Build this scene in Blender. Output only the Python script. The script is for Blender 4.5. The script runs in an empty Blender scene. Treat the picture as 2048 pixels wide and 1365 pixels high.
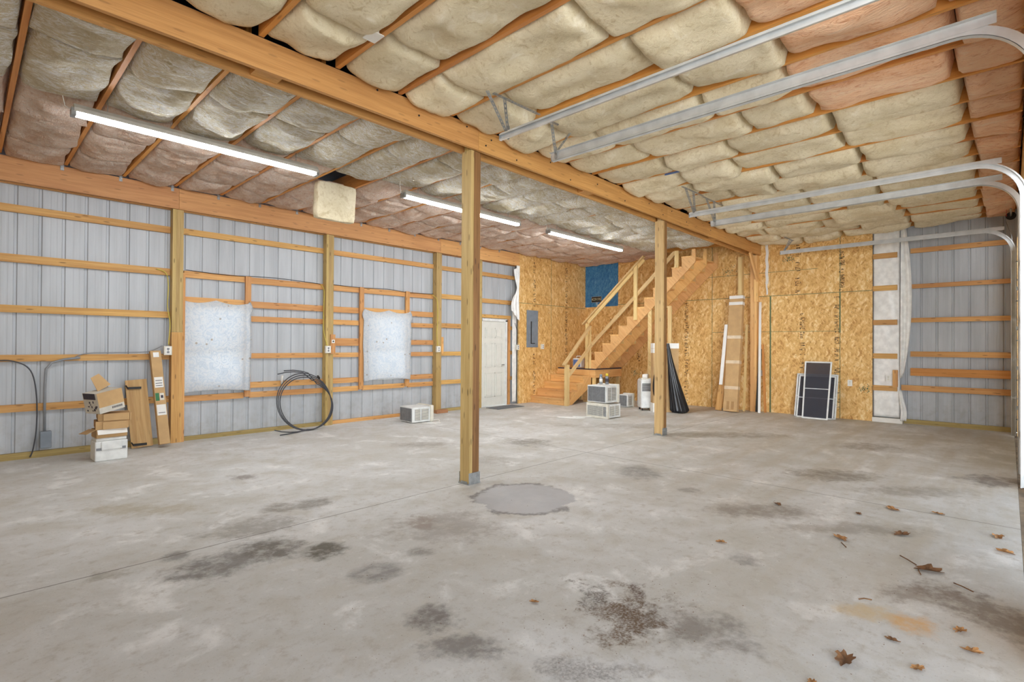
import bpy, math, random
from mathutils import Vector, Matrix, noise as mn
R = random.Random(7)
SC = bpy.context.scene
COL = SC.collection
# ------------------------------------------------------------------ camera
FPX, YAW, PIT, ROL, EYE = 1045.5, math.radians(43.53), math.radians(.413), math.radians(.329), 1.4625
cy, sy, cp, sp = math.cos(YAW), math.sin(YAW), math.cos(PIT), math.sin(PIT)
FW = Vector((cy*cp, sy*cp, sp)); RT = Vector((sy, -cy, 0)); UP = RT.cross(FW)
R2 = RT*math.cos(ROL)+UP*math.sin(ROL); U2 = UP*math.cos(ROL)-RT*math.sin(ROL)
cam = bpy.data.cameras.new('camera'); co = bpy.data.objects.new('camera', cam); COL.objects.link(co)
cam.sensor_fit = 'HORIZONTAL'; cam.sensor_width = 36; cam.lens = FPX/2048*36; cam.clip_start = .02
m = Matrix((R2, U2, -FW)).transposed().to_4x4(); m.translation = (0, 0, EYE); co.matrix_world = m
SC.camera = co
def seen(lo, hi, mg=60):
    "whether a box can show in the photograph's frame (what cannot is left out)"
    xs = []; ys = []
    for a in (lo[0], hi[0]):
        for b in (lo[1], hi[1]):
            for c in (lo[2], hi[2]):
                d = Vector((a, b, c-EYE)); w = d.dot(FW)
                if w < .15: continue
                xs.append(1024+FPX*d.dot(R2)/w); ys.append(682.5-FPX*d.dot(U2)/w)
    return bool(xs) and max(xs) > -mg and min(xs) < 2048+mg and max(ys) > -mg and min(ys) < 1365+mg
# ------------------------------------------------------------------ daylight and exposure
wd = bpy.data.worlds.new('World'); SC.world = wd; wd.use_nodes = True
bg = wd.node_tree.nodes['Background']; wn = wd.node_tree.nodes; wl = wd.node_tree.links
# sky gradient, brightest near the horizon; shaped to lift far walls and ceiling
tc = wn.new('ShaderNodeTexCoord'); sx_ = wn.new('ShaderNodeSeparateXYZ'); rp = wn.new('ShaderNodeValToRGB')
wl.new(tc.outputs['Generated'], sx_.inputs[0]); mr = wn.new('ShaderNodeMapRange'); mr.inputs[1].default_value = -1; mr.inputs[2].default_value = 1
wl.new(sx_.outputs[2], mr.inputs[0]); wl.new(mr.outputs[0], rp.inputs[0]); wl.new(rp.outputs[0], bg.inputs[0])
e_ = rp.color_ramp; e_.elements[0].position = .36; e_.elements[0].color = (.66, .67, .66, 1); e_.elements[1].position = .74; e_.elements[1].color = (.15, .165, .185, 1)
k_ = e_.elements.new(.47); k_.color = (.88, .94, 1, 1); k_ = e_.elements.new(.56); k_.color = (.88, .94, 1, 1)
sp2 = wn.new('ShaderNodeMapRange'); sp2.interpolation_type = 'SMOOTHSTEP'   # added brighter side of the sky, put in to lift the end wall
sp2.inputs[1].default_value = -.25; sp2.inputs[2].default_value = -.95; sp2.inputs[3].default_value = 2.6; sp2.inputs[4].default_value = 12.0
wl.new(sx_.outputs[0], sp2.inputs[0]); wl.new(sp2.outputs[0], bg.inputs[1])
SC.view_settings.view_transform = 'Standard'; SC.view_settings.look = 'None'
SC.view_settings.gamma = 1; SC.view_settings.use_curve_mapping = False; SC.view_settings.exposure = .42
SC.cycles.use_denoising = True; SC.cycles.max_bounces = 8; SC.cycles.diffuse_bounces = 6; SC.cycles.use_adaptive_sampling = True; SC.cycles.adaptive_threshold = .025; SC.cycles.sample_clamp_indirect = 6
TUBE_POWER = 66.0
# ------------------------------------------------------------------ materials
class NT:
    def __init__(s, name):
        s.m = bpy.data.materials.new(name); s.m.use_nodes = True; s.t = s.m.node_tree
        s.b = s.t.nodes['Principled BSDF']; s.out = s.t.nodes['Material Output']
    def n(s, typ, **k):
        o = s.t.nodes.new('ShaderNode'+typ)
        for a, v in k.items():
            if a.startswith('i_'):
                key = a[2:]; key = int(key) if key.isdigit() else key.replace('_', ' ')
                s.set(o.inputs[key], v)
            else: setattr(o, a, v)
        return o
    def set(s, inp, v):
        if hasattr(v, 'links') or hasattr(v, 'is_output'): s.t.links.new(v, inp)
        else:
            if isinstance(v, tuple) and len(v) == 3 and inp.type == 'RGBA': v = v+(1,)
            inp.default_value = v
    def coord(s, kind='Object'): return s.n('TexCoord').outputs[kind]
    def scale(s, vec, sc):
        return s.n('VectorMath', operation='MULTIPLY', i_0=vec, i_1=tuple(sc)).outputs[0]
    def addv(s, a, b): return s.n('VectorMath', operation='ADD', i_0=a, i_1=b).outputs[0]
    def noise(s, vec, sc, det=3, rough=.55, dist=0):
        return s.n('TexNoise', i_Vector=vec, i_Scale=sc, i_Detail=det, i_Roughness=rough, i_Distortion=dist)
    def math(s, op, a, b=0.0, c=None, clamp=False):
        k = dict(i_0=a, i_1=b)
        if c is not None: k['i_2'] = c
        return s.n('Math', operation=op, use_clamp=clamp, **k).outputs[0]
    def mix(s, f, a, b, mode='MIX'):
        o = s.n('Mix', data_type='RGBA', blend_type=mode)
        s.set(o.inputs[0], f); s.set(o.inputs[6], a); s.set(o.inputs[7], b); return o.outputs[2]
    def rng(s, v, a, b, c=0.0, d=1.0, smooth=True):
        return s.n('MapRange', interpolation_type='SMOOTHSTEP' if smooth else 'LINEAR', i_0=v, i_1=a, i_2=b, i_3=c, i_4=d).outputs[0]
    def bump(s, h, st=.3, dist=.01): s.set(s.b.inputs['Normal'], s.n('Bump', i_Strength=st, i_Distance=dist, i_Height=h).outputs[0])
    def done(s, col=None, rough=.6, metal=0.0, spec=None):
        if col is not None: s.set(s.b.inputs['Base Color'], col)
        s.set(s.b.inputs['Roughness'], rough); s.set(s.b.inputs['Metallic'], metal)
        if spec is not None: s.b.inputs['Specular IOR Level'].default_value = spec
        return s.m
def C(r, g, b):
    f = lambda v: (v/255/12.92) if v/255 <= .04045 else ((v/255+.055)/1.055)**2.4
    return (f(r), f(g), f(b))
def plain(name, rgb, rough=.5, metal=0.0, var=.06, sc=8):
    t = NT(name); nz = t.noise(t.coord(), sc, 3).outputs[0]
    lo = tuple(c*(1-var*2) for c in rgb); hi = tuple(min(1, c*(1+var)) for c in rgb)
    return t.done(t.mix(t.rng(nz, .3, .7), lo, hi), rough, metal)
def wood(name, a, b, dark, knots=1.0, rough=.62):
    t = NT(name); rnd = t.n('ObjectInfo').outputs['Random']
    off = t.n('CombineXYZ', i_X=t.math('MULTIPLY', rnd, 37.0), i_Y=t.math('MULTIPLY', rnd, 11.0)).outputs[0]
    uv = t.addv(t.coord('UV'), off)
    g1 = t.noise(t.scale(uv, (1.1, 26, 1)), 1.0, 4, .6, .6).outputs[0]
    g2 = t.noise(t.scale(uv, (3, 130, 1)), 1.0, 2, .5).outputs[0]
    big = t.noise(t.scale(uv, (.7, 3, 1)), 1.0, 2).outputs[0]
    col = t.mix(t.rng(g1, .32, .68), a, b)
    col = t.mix(t.math('MULTIPLY', t.rng(g2, .5, .75), .32), col, dark)
    col = t.mix(t.rng(big, .42, .7, 0, .3), col, dark)
    kv = t.n('TexVoronoi', voronoi_dimensions='2D', i_Vector=t.scale(uv, (3.2, 15, 1)), i_Scale=1.0)
    kr = t.math('GREATER_THAN', t.n('SeparateColor', i_0=kv.outputs['Color']).outputs[0], .55)
    k = t.math('MULTIPLY', t.rng(kv.outputs['Distance'], .07, .15, 1.0, 0.0), kr)
    col = t.mix(t.math('MULTIPLY', k, .6*knots), col, tuple(c*.32 for c in dark))
    hs = t.n('HueSaturation', i_Hue=t.math('MULTIPLY_ADD', rnd, .012, .494), i_Value=t.math('MULTIPLY_ADD', rnd, .22, .88), i_Color=col).outputs[0]
    t.bump(g1, .12, .004)
    return t.done(hs, rough)
def fibre(name, cols, streak, bumpst, stretch=(1, 1, 1), wisp=0.0):
    t = NT(name); rnd = t.n('ObjectInfo').outputs['Random']
    off = t.n('CombineXYZ', i_X=t.math('MULTIPLY', rnd, 31.0), i_Y=t.math('MULTIPLY', rnd, 17.0)).outputs[0]
    v = t.scale(t.addv(t.coord(), off), stretch)
    n1 = t.noise(v, 3.2, 4, .6, .4).outputs[0]; n2 = t.noise(v, 14, 5, .65, 1.6).outputs[0]; n3 = t.noise(v, 48, 4, .7, 2.0).outputs[0]; n5 = t.noise(v, 6.5, 3, .6, .8).outputs[0]
    col = t.mix(t.rng(n1, .3, .7), cols[0], cols[1])
    col = t.mix(t.rng(n2, .5, .74, 0, streak), col, cols[2])
    col = t.mix(t.rng(n5, .56, .74, 0, .6), col, cols[2])
    col = t.mix(t.rng(n5, .26, .42, .6, 0), col, cols[3])
    col = t.mix(t.rng(n3, .5, .72, 0, .5), col, cols[3])
    col = t.mix(t.rng(n3, .26, .42, .35, 0), col, cols[2])
    if wisp:
        n4 = t.noise(t.scale(v, (.25, 1.0, 1)), 15, 5, .7, 1.6).outputs[0]
        r = t.math('ABSOLUTE', t.math('SUBTRACT', n4, .5))
        col = t.mix(t.math('MULTIPLY', t.rng(r, .01, .06, 1.0, 0.0), t.rng(n1, .32, .5, 0, wisp)), col, C(248, 246, 242))
    col = t.n('HueSaturation', i_Value=t.math('MULTIPLY_ADD', rnd, .16, .92), i_Color=col).outputs[0]
    h = t.math('ADD', t.math('MULTIPLY', n2, 1.0), t.math('MULTIPLY', n3, .45))
    t.bump(h, bumpst, .05)
    return t.done(col, .95, spec=.15)
def osb(name, tones, grainz=True):
    t = NT(name); v = t.coord()
    w = t.addv(t.scale(v, (1, 1, 1)), t.scale(t.noise(v, 3, 2).outputs['Color'], (.12, .12, .12)))
    lay = []
    for i, (s1, s2, off) in enumerate(((30, 10, 0), (22, 9, 5), (44, 17, 9))):
        # flakes mostly run up the sheet, some across it
        q = t.n('SeparateXYZ', i_0=w); hh = t.math('ADD', q.outputs[0], q.outputs[1]); ca, sa = math.cos((.15, .75, -.6)[i]), math.sin((.15, .75, -.6)[i])
        a_ = t.math('ADD', t.math('MULTIPLY', hh, ca*s1), t.math('MULTIPLY', q.outputs[2], sa*s1)); b_ = t.math('SUBTRACT', t.math('MULTIPLY', q.outputs[2], ca*s2), t.math('MULTIPLY', hh, sa*s2))
        vv = t.n('CombineXYZ', i_X=t.math('ADD', a_, off), i_Y=b_, i_Z=float(off)).outputs[0]
        vo = t.n('TexVoronoi', i_Vector=vv, i_Scale=1.0, i_Randomness=1.0)
        lay.append(t.n('SeparateColor', i_0=vo.outputs['Color']).outputs[i])
    s = t.math('ADD', t.math('MULTIPLY', lay[0], .45), t.math('ADD', t.math('MULTIPLY', lay[1], .35), t.math('MULTIPLY', lay[2], .3)))
    cr = t.n('ValToRGB', i_0=s); e = cr.color_ramp
    e.elements[0].position = .18; e.elements[0].color = tones[0]+(1,); e.elements[1].position = .95; e.elements[1].color = tones[3]+(1,)
    a = e.elements.new(.38); a.color = tones[1]+(1,); b = e.elements.new(.68); b.color = tones[2]+(1,)
    col = cr.outputs[0]
    big = t.noise(v, 1.1, 3).outputs[0]
    col = t.mix(t.rng(big, .4, .7, 0, .28), col, tones[0])
    sp_ = t.noise(t.scale(w, (34, 34, 18)), 1.0, 2).outputs[0]
    col = t.mix(t.rng(sp_, .66, .74, 0, .6), col, tuple(c*.3 for c in tones[0]))
    t.bump(s, .25, .004)
    return t.done(col, .6)
M = {}
M['pine'] = wood('pine_girt', C(198, 148, 82), C(218, 172, 104), C(148, 94, 44))
M['pine_red'] = wood('pine_red', C(202, 144, 84), C(220, 168, 106), C(156, 98, 50))
M['treated'] = wood('treated_post', C(178, 150, 92), C(198, 170, 112), C(136, 104, 54))
M['treated_side'] = wood('treated_post_side', C(126, 88, 46), C(152, 112, 64), C(88, 58, 30))  # browner side plies; part of that face's shade is in this tone
M['weathered'] = wood('weathered_post', C(186, 152, 104), C(206, 172, 122), C(146, 108, 66))
M['lvl'] = wood('beam_lumber', C(196, 142, 80), C(214, 160, 96), C(158, 106, 54), .5)
M['wallbeam'] = wood('wall_beam_lumber', C(206, 152, 96), C(224, 170, 112), C(172, 112, 64), .6)
M['joist'] = wood('joist_lumber', C(204, 138, 66), C(220, 156, 84), C(170, 100, 42), .5)
M['stair'] = wood('stair_lumber', C(224, 172, 108), C(238, 192, 128), C(196, 138, 78), .5)
M['rail'] = wood('rail_lumber', C(216, 182, 122), C(232, 204, 148), C(190, 146, 86), .6)
M['plate'] = wood('treated_plate', C(166, 146, 86), C(190, 168, 106), C(124, 98, 52), .6)
M['plank'] = wood('plank', C(186, 144, 92), C(206, 168, 116), C(136, 94, 52), .2)
M['osb'] = osb('osb', (C(190, 138, 72), C(218, 170, 100), C(232, 190, 120), C(246, 218, 162)))
M['blueosb'] = osb('blue_painted_osb', (C(40, 100, 150), C(52, 116, 166), C(66, 128, 172), C(92, 148, 184)))
M['cream'] = fibre('cream_fiberglass', (C(222, 208, 174), C(237, 225, 196), C(194, 172, 128), C(248, 240, 220)), .7, .45)
M['creamw'] = fibre('cream_fiberglass_wispy', (C(212, 198, 166), C(228, 217, 190), C(182, 162, 118), C(244, 238, 222)), .5, .85, (1, 1, 1), 1.0)
M['pink'] = fibre('pink_fiberglass', (C(244, 190, 146), C(252, 214, 178), C(204, 122, 80), C(254, 230, 206)), .75, .6, (1.8, .55, 1))
M['pinkw'] = fibre('pink_fiberglass_pale', (C(222, 188, 162), C(240, 214, 194), C(190, 136, 108), C(252, 238, 226)), .6, .8, (1.5, .7, 1), .35)
M['galv'] = plain('galvanised_steel', C(172, 176, 178), .38, .75, .1, 20)
M['track'] = plain('track_steel', C(206, 208, 208), .36, .55, .06, 6)
M['white'] = plain('white_enamel', C(228, 230, 228), .4)
M['doorwhite'] = plain('door_paint', C(222, 222, 214), .45, 0, .02)
M['offwhite'] = plain('yellowed_plastic', C(222, 218, 204), .5)
M['grille'] = plain('grey_grille', C(132, 134, 138), .5, .1)
M['dark'] = plain('dark_plastic', C(34, 33, 34), .5)
M['blacktube'] = plain('black_poly_pipe', C(64, 66, 72), .4)
M['grey'] = plain('grey_panel_paint', C(128, 138, 148), .45)
M['pvc'] = plain('grey_conduit', C(140, 144, 148), .5)
M['lensoff'] = plain('lamp_housing', C(196, 194, 186), .45)
M['card'] = plain('cardboard', C(196, 160, 112), .8, 0, .05, 5)
M['card2'] = plain('cardboard_inside', C(172, 134, 88), .85, 0, .05, 5)
M['print'] = plain('printed_carton', C(206, 202, 190), .7)
M['label'] = plain('paper_label', C(234, 232, 226), .7, 0, .02)
M['ink'] = plain('printing_ink', C(62, 58, 70), .7)
M['stampink'] = plain('stamp_ink', C(74, 48, 26), .8)
M['green'] = plain('green_print', C(58, 120, 78), .7)
M['red'] = plain('red_plastic', C(196, 36, 30), .5)
M['yellow'] = plain('yellow_cap', C(222, 194, 52), .45)
M['ywire'] = plain('yellow_cable', C(206, 188, 84), .5)
M['blue'] = plain('blue_plastic', C(96, 128, 190), .45)
M['bluefilm'] = plain('blue_vapour_sheet', C(38, 58, 96), .4)
M['mesh'] = plain('insect_screen', C(74, 76, 84), .8)
M['leaf'] = plain('dry_leaf', C(168, 122, 74), .8, 0, .2, 30)
M['leafd'] = plain('dark_dry_leaf', C(120, 84, 52), .8, 0, .2, 30)
M['rubber'] = plain('rubber_mat', C(108, 112, 116), .85)
M['brass'] = plain('sign_letters', C(206, 200, 160), .5)
M['doorpanel'] = plain('garage_door_cream', C(224, 220, 200), .5)
M['bricktone'] = plain('reddish_block', C(170, 120, 84), .8)
M['greenink'] = plain('green_edge_paint', C(96, 112, 78), .7)
M['dirt'] = plain('packed_dirt', C(138, 120, 98), .9, 0, .2, 6)
def siding_mat():
    t = NT('siding_backer_white'); v = t.coord()
    n = t.noise(t.scale(v, (6, 6, .6)), 1, 3).outputs[0]; n2 = t.noise(v, 9, 4).outputs[0]
    z = t.n('SeparateXYZ', i_0=v).outputs[2]
    grime = t.math('MULTIPLY', t.rng(z, .05, .8, 1, 0), t.rng(n2, .42, .72))
    col = t.mix(t.rng(n, .3, .7), C(176, 180, 184), C(190, 194, 198))
    col = t.mix(t.math('MULTIPLY', grime, .3), col, C(140, 132, 118))
    return t.done(col, .5, .1, .35)
M['siding'] = siding_mat(); M['tape'] = plain('parcel_tape', C(222, 200, 168), .25)
def plastic_sheet():
    t = NT('clear_plastic_sheet'); n = t.noise(t.scale(t.coord(), (1, 2, 1)), 4, 3).outputs[0]
    t.bump(n, .5, .03)
    t.set(t.b.inputs['Base Color'], C(222, 222, 216)); t.set(t.b.inputs['Roughness'], .28)
    tr = t.n('BsdfTransparent', i_0=(.95, .95, .93)); mx = t.n('MixShader', i_0=.72)
    t.t.links.new(tr.outputs[0], mx.inputs[1]); t.t.links.new(t.b.outputs[0], mx.inputs[2]); t.t.links.new(mx.outputs[0], t.out.inputs[0])
    return t.m
M['sheet'] = plastic_sheet()
M['poly'] = plain('white_poly_film', C(243, 243, 240), .3)
M['bag'] = plain('black_bag', C(30, 30, 33), .3)
def glass():
    t = NT('window_glass'); tr = t.n('BsdfTransparent', i_0=(.95, .98, 1)); gl = t.n('BsdfGlossy', i_Roughness=.02); mx = t.n('MixShader', i_0=.08)
    t.t.links.new(tr.outputs[0], mx.inputs[1]); t.t.links.new(gl.outputs[0], mx.inputs[2]); t.t.links.new(mx.outputs[0], t.out.inputs[0]); return t.m
M['glass'] = glass()
def screenmat():
    t = NT('screen_mesh'); tr = t.n('BsdfTransparent'); d = t.n('BsdfDiffuse', i_0=C(82, 82, 90)); mx = t.n('MixShader', i_0=.62)
    t.t.links.new(tr.outputs[0], mx.inputs[1]); t.t.links.new(d.outputs[0], mx.inputs[2]); t.t.links.new(mx.outputs[0], t.out.inputs[0]); return t.m
M['screen'] = screenmat()
def emit():
    t = NT('lit_tube'); e = t.n('Emission', i_0=(.90, .955, 1), i_1=TUBE_POWER); t.t.links.new(e.outputs[0], t.out.inputs[0]); return t.m
M['tube'] = emit()
def curtain_mat():
    t = NT('floral_sheet_cloth'); v = t.coord(); w = t.addv(v, t.scale(t.noise(v, 5, 2).outputs['Color'], (.10, .0, .10)))
    n = t.noise(w, 11, 1, .4, .9).outputs[0]; fr = t.math('FRACT', t.math('MULTIPLY', n, 8.0)); ln = t.math('ABSOLUTE', t.math('SUBTRACT', fr, .5))
    line = t.rng(ln, .0, .09, 1.0, 0.0); fill = t.rng(t.math('FRACT', t.math('MULTIPLY', n, 4.0)), .42, .58)
    dots = t.n('TexVoronoi', i_Vector=t.scale(v, (9, 1, 9)), i_Scale=1.0)
    dk = t.math('MULTIPLY', t.rng(dots.outputs[0], .1, .2, 1, 0), t.math('GREATER_THAN', t.n('SeparateColor', i_0=dots.outputs['Color']).outputs[0], .6))
    col = t.mix(t.math('MULTIPLY', fill, .5), C(228, 229, 230), C(204, 213, 222))
    col = t.mix(t.math('MULTIPLY', line, .38), col, C(172, 180, 188)); col = t.mix(t.math('MULTIPLY', dk, .55), col, C(166, 140, 104))
    d = t.n('BsdfDiffuse', i_0=col); tl = t.n('BsdfTranslucent', i_0=col); mx = t.n('MixShader', i_0=.42)
    t.t.links.new(d.outputs[0], mx.inputs[1]); t.t.links.new(tl.outputs[0], mx.inputs[2]); t.t.links.new(mx.outputs[0], t.out.inputs[0]); return t.m
M['curtain'] = curtain_mat()
# concrete: broad mottling, saw-cut joints, and the spills and burns the floor carries where they lie
# (a, b) = metres along the slab diagonal and across it; radii; tone; strength; raggedness
STAINS = [(-1.72, 3.70, .26, .24, (96, 88, 78), .75, .5), (-1.30, 3.71, .17, .17, (88, 82, 68), .8, .5), (-1.98, 3.42, .27, .24, (104, 98, 92), .7, .6),
 (-2.3, 3.6, .1, .1, (104, 98, 92), .6, .6), (-2.06, 4.18, .34, .26, (128, 120, 108), .5, .7), (-2.05, 4.65, .2, .14, (122, 112, 98), .6, .5), (-1.80, 4.78, .15, .17, (112, 104, 92), .6, .5),
 (-.87, 3.36, .17, .15, (120, 116, 112), .65, .4), (-.64, 3.69, .11, .1, (124, 116, 108), .6, .5), (-.42, 2.8, .15, .14, (104, 96, 92), .7, .6), (-.22, 2.53, .2, .11, (106, 100, 98), .6, .7),
 (.68, 2.86, .16, .18, (66, 46, 32), .95, .95), (.62, 2.9, .28, .26, (108, 84, 58), .75, 1.1), (.48, 3.05, .12, .14, (84, 74, 66), .7, 1.2), (.98, 2.70, .26, .22, (120, 112, 104), .6, .6), (.75, 3.12, .04, .12, (80, 52, 36), .8, .9),
 (1.48, 6.03, .27, .36, (132, 130, 126), .65, .4), (2.22, 4.64, .5, .2, (128, 116, 104), .55, .6), (2.7, 4.2, .6, .14, (132, 122, 108), .45, .6), (3.66, 5.95, .5, .3, (120, 110, 96), .6, .6), (4.1, 5.3, .6, .2, (140, 132, 118), .5, .6),
 (5.22, 7.64, .5, .3, (128, 116, 98), .55, .6), (3.4, 8.6, 1.2, .3, (134, 124, 104), .5, .6), (5.3, 5.72, .4, .3, (104, 96, 90), .65, .6), (2.13, 2.77, .12, .13, (214, 160, 78), .6, .6), (1.95, 2.9, .2, .1, (206, 176, 116), .5, .6),
 (2.62, 2.88, .2, .3, (112, 98, 84), .6, .8), (2.45, 3.1, .3, .1, (124, 108, 94), .5, .8), (.24, 7.86, .36, .3, (128, 122, 112), .6, .8), (-2.91, 5.7, .16, .13, (118, 104, 96), .6, .6), (-.72, 4.29, .14, .2, (150, 128, 114), .6, .8),
 (-2.5, 3.27, .13, .1, (140, 132, 114), .5, .8), (-.55, 4.2, .45, .34, (150, 142, 134), .5, .8), (.32, 2.36, .3, .1, (104, 98, 96), .5, .9), (-1.3, 7.6, .5, .2, (142, 132, 122), .5, .7), (-.3, 6.6, .3, .3, (146, 140, 132), .45, .9), (1.6, 3.6, .1, .1, (120, 118, 116), .5, .6), (-3.2, 4.6, .6, .15, (164, 152, 124), .5, .8),
 (1.8, 5.3, .12, .1, (128, 120, 112), .5, .5), (2.0, 9.5, 1.6, .3, (140, 132, 116), .4, .6)]
def floor_mat():
    t = NT('stained_concrete'); v = t.coord(); xyz = t.n('SeparateXYZ', i_0=v)
    X, Y = xyz.outputs[0], xyz.outputs[1]
    a = t.math('SUBTRACT', t.math('MULTIPLY', X, sy), t.math('MULTIPLY', Y, cy)); b = t.math('ADD', t.math('MULTIPLY', X, cy), t.math('MULTIPLY', Y, sy))
    ab = t.n('CombineXYZ', i_X=a, i_Y=b).outputs[0]
    n0 = t.noise(v, .55, 4, .6).outputs[0]; n1 = t.noise(v, 2.1, 6, .62, .4).outputs[0]; n2 = t.noise(v, 11, 6, .7).outputs[0]; n3 = t.noise(v, 70, 4, .6).outputs[0]
    ns = t.noise(t.scale(v, (.35, 2.2, 1)), 1.3, 4, .6).outputs[0]
    col = t.mix(t.rng(n0, .38, .62), C(194, 193, 188), C(208, 208, 206))
    col = t.mix(t.rng(n1, .46, .66, 0, .7), col, C(188, 184, 174))
    col = t.mix(t.rng(n1, .3, .46, .8, 0), col, C(232, 232, 230))
    # the drive-in side carries brown tyre dust in streaks
    col = t.mix(t.math('MULTIPLY', t.rng(ns, .42, .68), t.rng(a, .2, 3.5, .05, .75)), col, C(184, 177, 163))
    col = t.mix(t.rng(n2, .5, .72, 0, .8), col, C(176, 170, 160))
    col = t.mix(t.rng(n2, .3, .42, .4, 0), col, C(222, 220, 216))
    col = t.mix(t.rng(n3, .58, .74, 0, .55), col, C(146, 136, 122))
    warp = t.n('VectorMath', operation='SUBTRACT', i_0=t.noise(v, 3.6, 6, .7).outputs['Color'], i_1=(.5, .5, .5)).outputs[0]
    warp2 = t.n('VectorMath', operation='SUBTRACT', i_0=t.noise(v, 14, 4, .7).outputs['Color'], i_1=(.5, .5, .5)).outputs[0]
    smod = t.rng(t.noise(v, 8, 5, .7).outputs[0], .34, .56, .5, 1.15)
    for (sa, sb, ra, rb, tone, st, rag) in STAINS:
        d = t.n('VectorMath', operation='SUBTRACT', i_0=ab, i_1=(sa, sb, 0)).outputs[0]
        d = t.scale(d, (1/ra, 1/rb, 1)); d = t.addv(d, t.scale(warp, (rag*3.6, rag*3.6, 0))); d = t.addv(d, t.scale(warp2, (rag*2.0, rag*2.0, 0)))
        L = t.n('VectorMath', operation='LENGTH', i_0=t.scale(d, (1, 1, 0))).outputs['Value']
        f = t.rng(L, .45, 1.25, st, 0.0)
        f = t.math('MULTIPLY', f, smod)
        if rag > .85: f = t.math('MULTIPLY', f, t.rng(n3, .35, .6, .35, 1))
        col = t.mix(f, col, C(*[max(0, c-4) for c in tone]))
    # the smoother grey repair patch by the first post, with its dark rim
    d = t.n('VectorMath', operation='SUBTRACT', i_0=ab, i_1=(.12, 5.02, 0)).outputs[0]
    d = t.addv(t.scale(d, (1/.5, 1/.50, 1)), t.addv(t.scale(warp, (.75, .75, 0)), t.scale(warp2, (.12, .12, 0))))
    L = t.n('VectorMath', operation='LENGTH', i_0=t.scale(d, (1, 1, 0))).outputs['Value']
    col = t.mix(t.rng(L, .93, 1.0, .85, 0), col, t.mix(t.rng(n1, .35, .65), C(166, 167, 170), C(188, 188, 190)))
    col = t.mix(t.math('MULTIPLY', t.math('MULTIPLY', t.rng(L, .84, .97, 0, .75), t.rng(L, .97, 1.06, 1, 0)), t.rng(n1, .42, .58)), col, C(112, 106, 104))
    # cracks/saw cuts
    wob = t.math('MULTIPLY', t.math('SUBTRACT', n1, .5), .03)
    j1 = t.math('ABSOLUTE', t.math('SUBTRACT', t.math('ADD', Y, wob), 4.165)); j2 = t.math('ABSOLUTE', t.math('SUBTRACT', t.math('ADD', X, wob), 5.88))
    j = t.rng(t.math('MINIMUM', j1, j2), .003, .009, .75, 0)
    col = t.mix(j, col, C(92, 84, 76))
    t.bump(t.math('ADD', n2, t.math('MULTIPLY', n3, .5)), .12, .01)
    return t.done(col, t.rng(n1, .3, .7, .5, .72))
M['floor'] = floor_mat()
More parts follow.
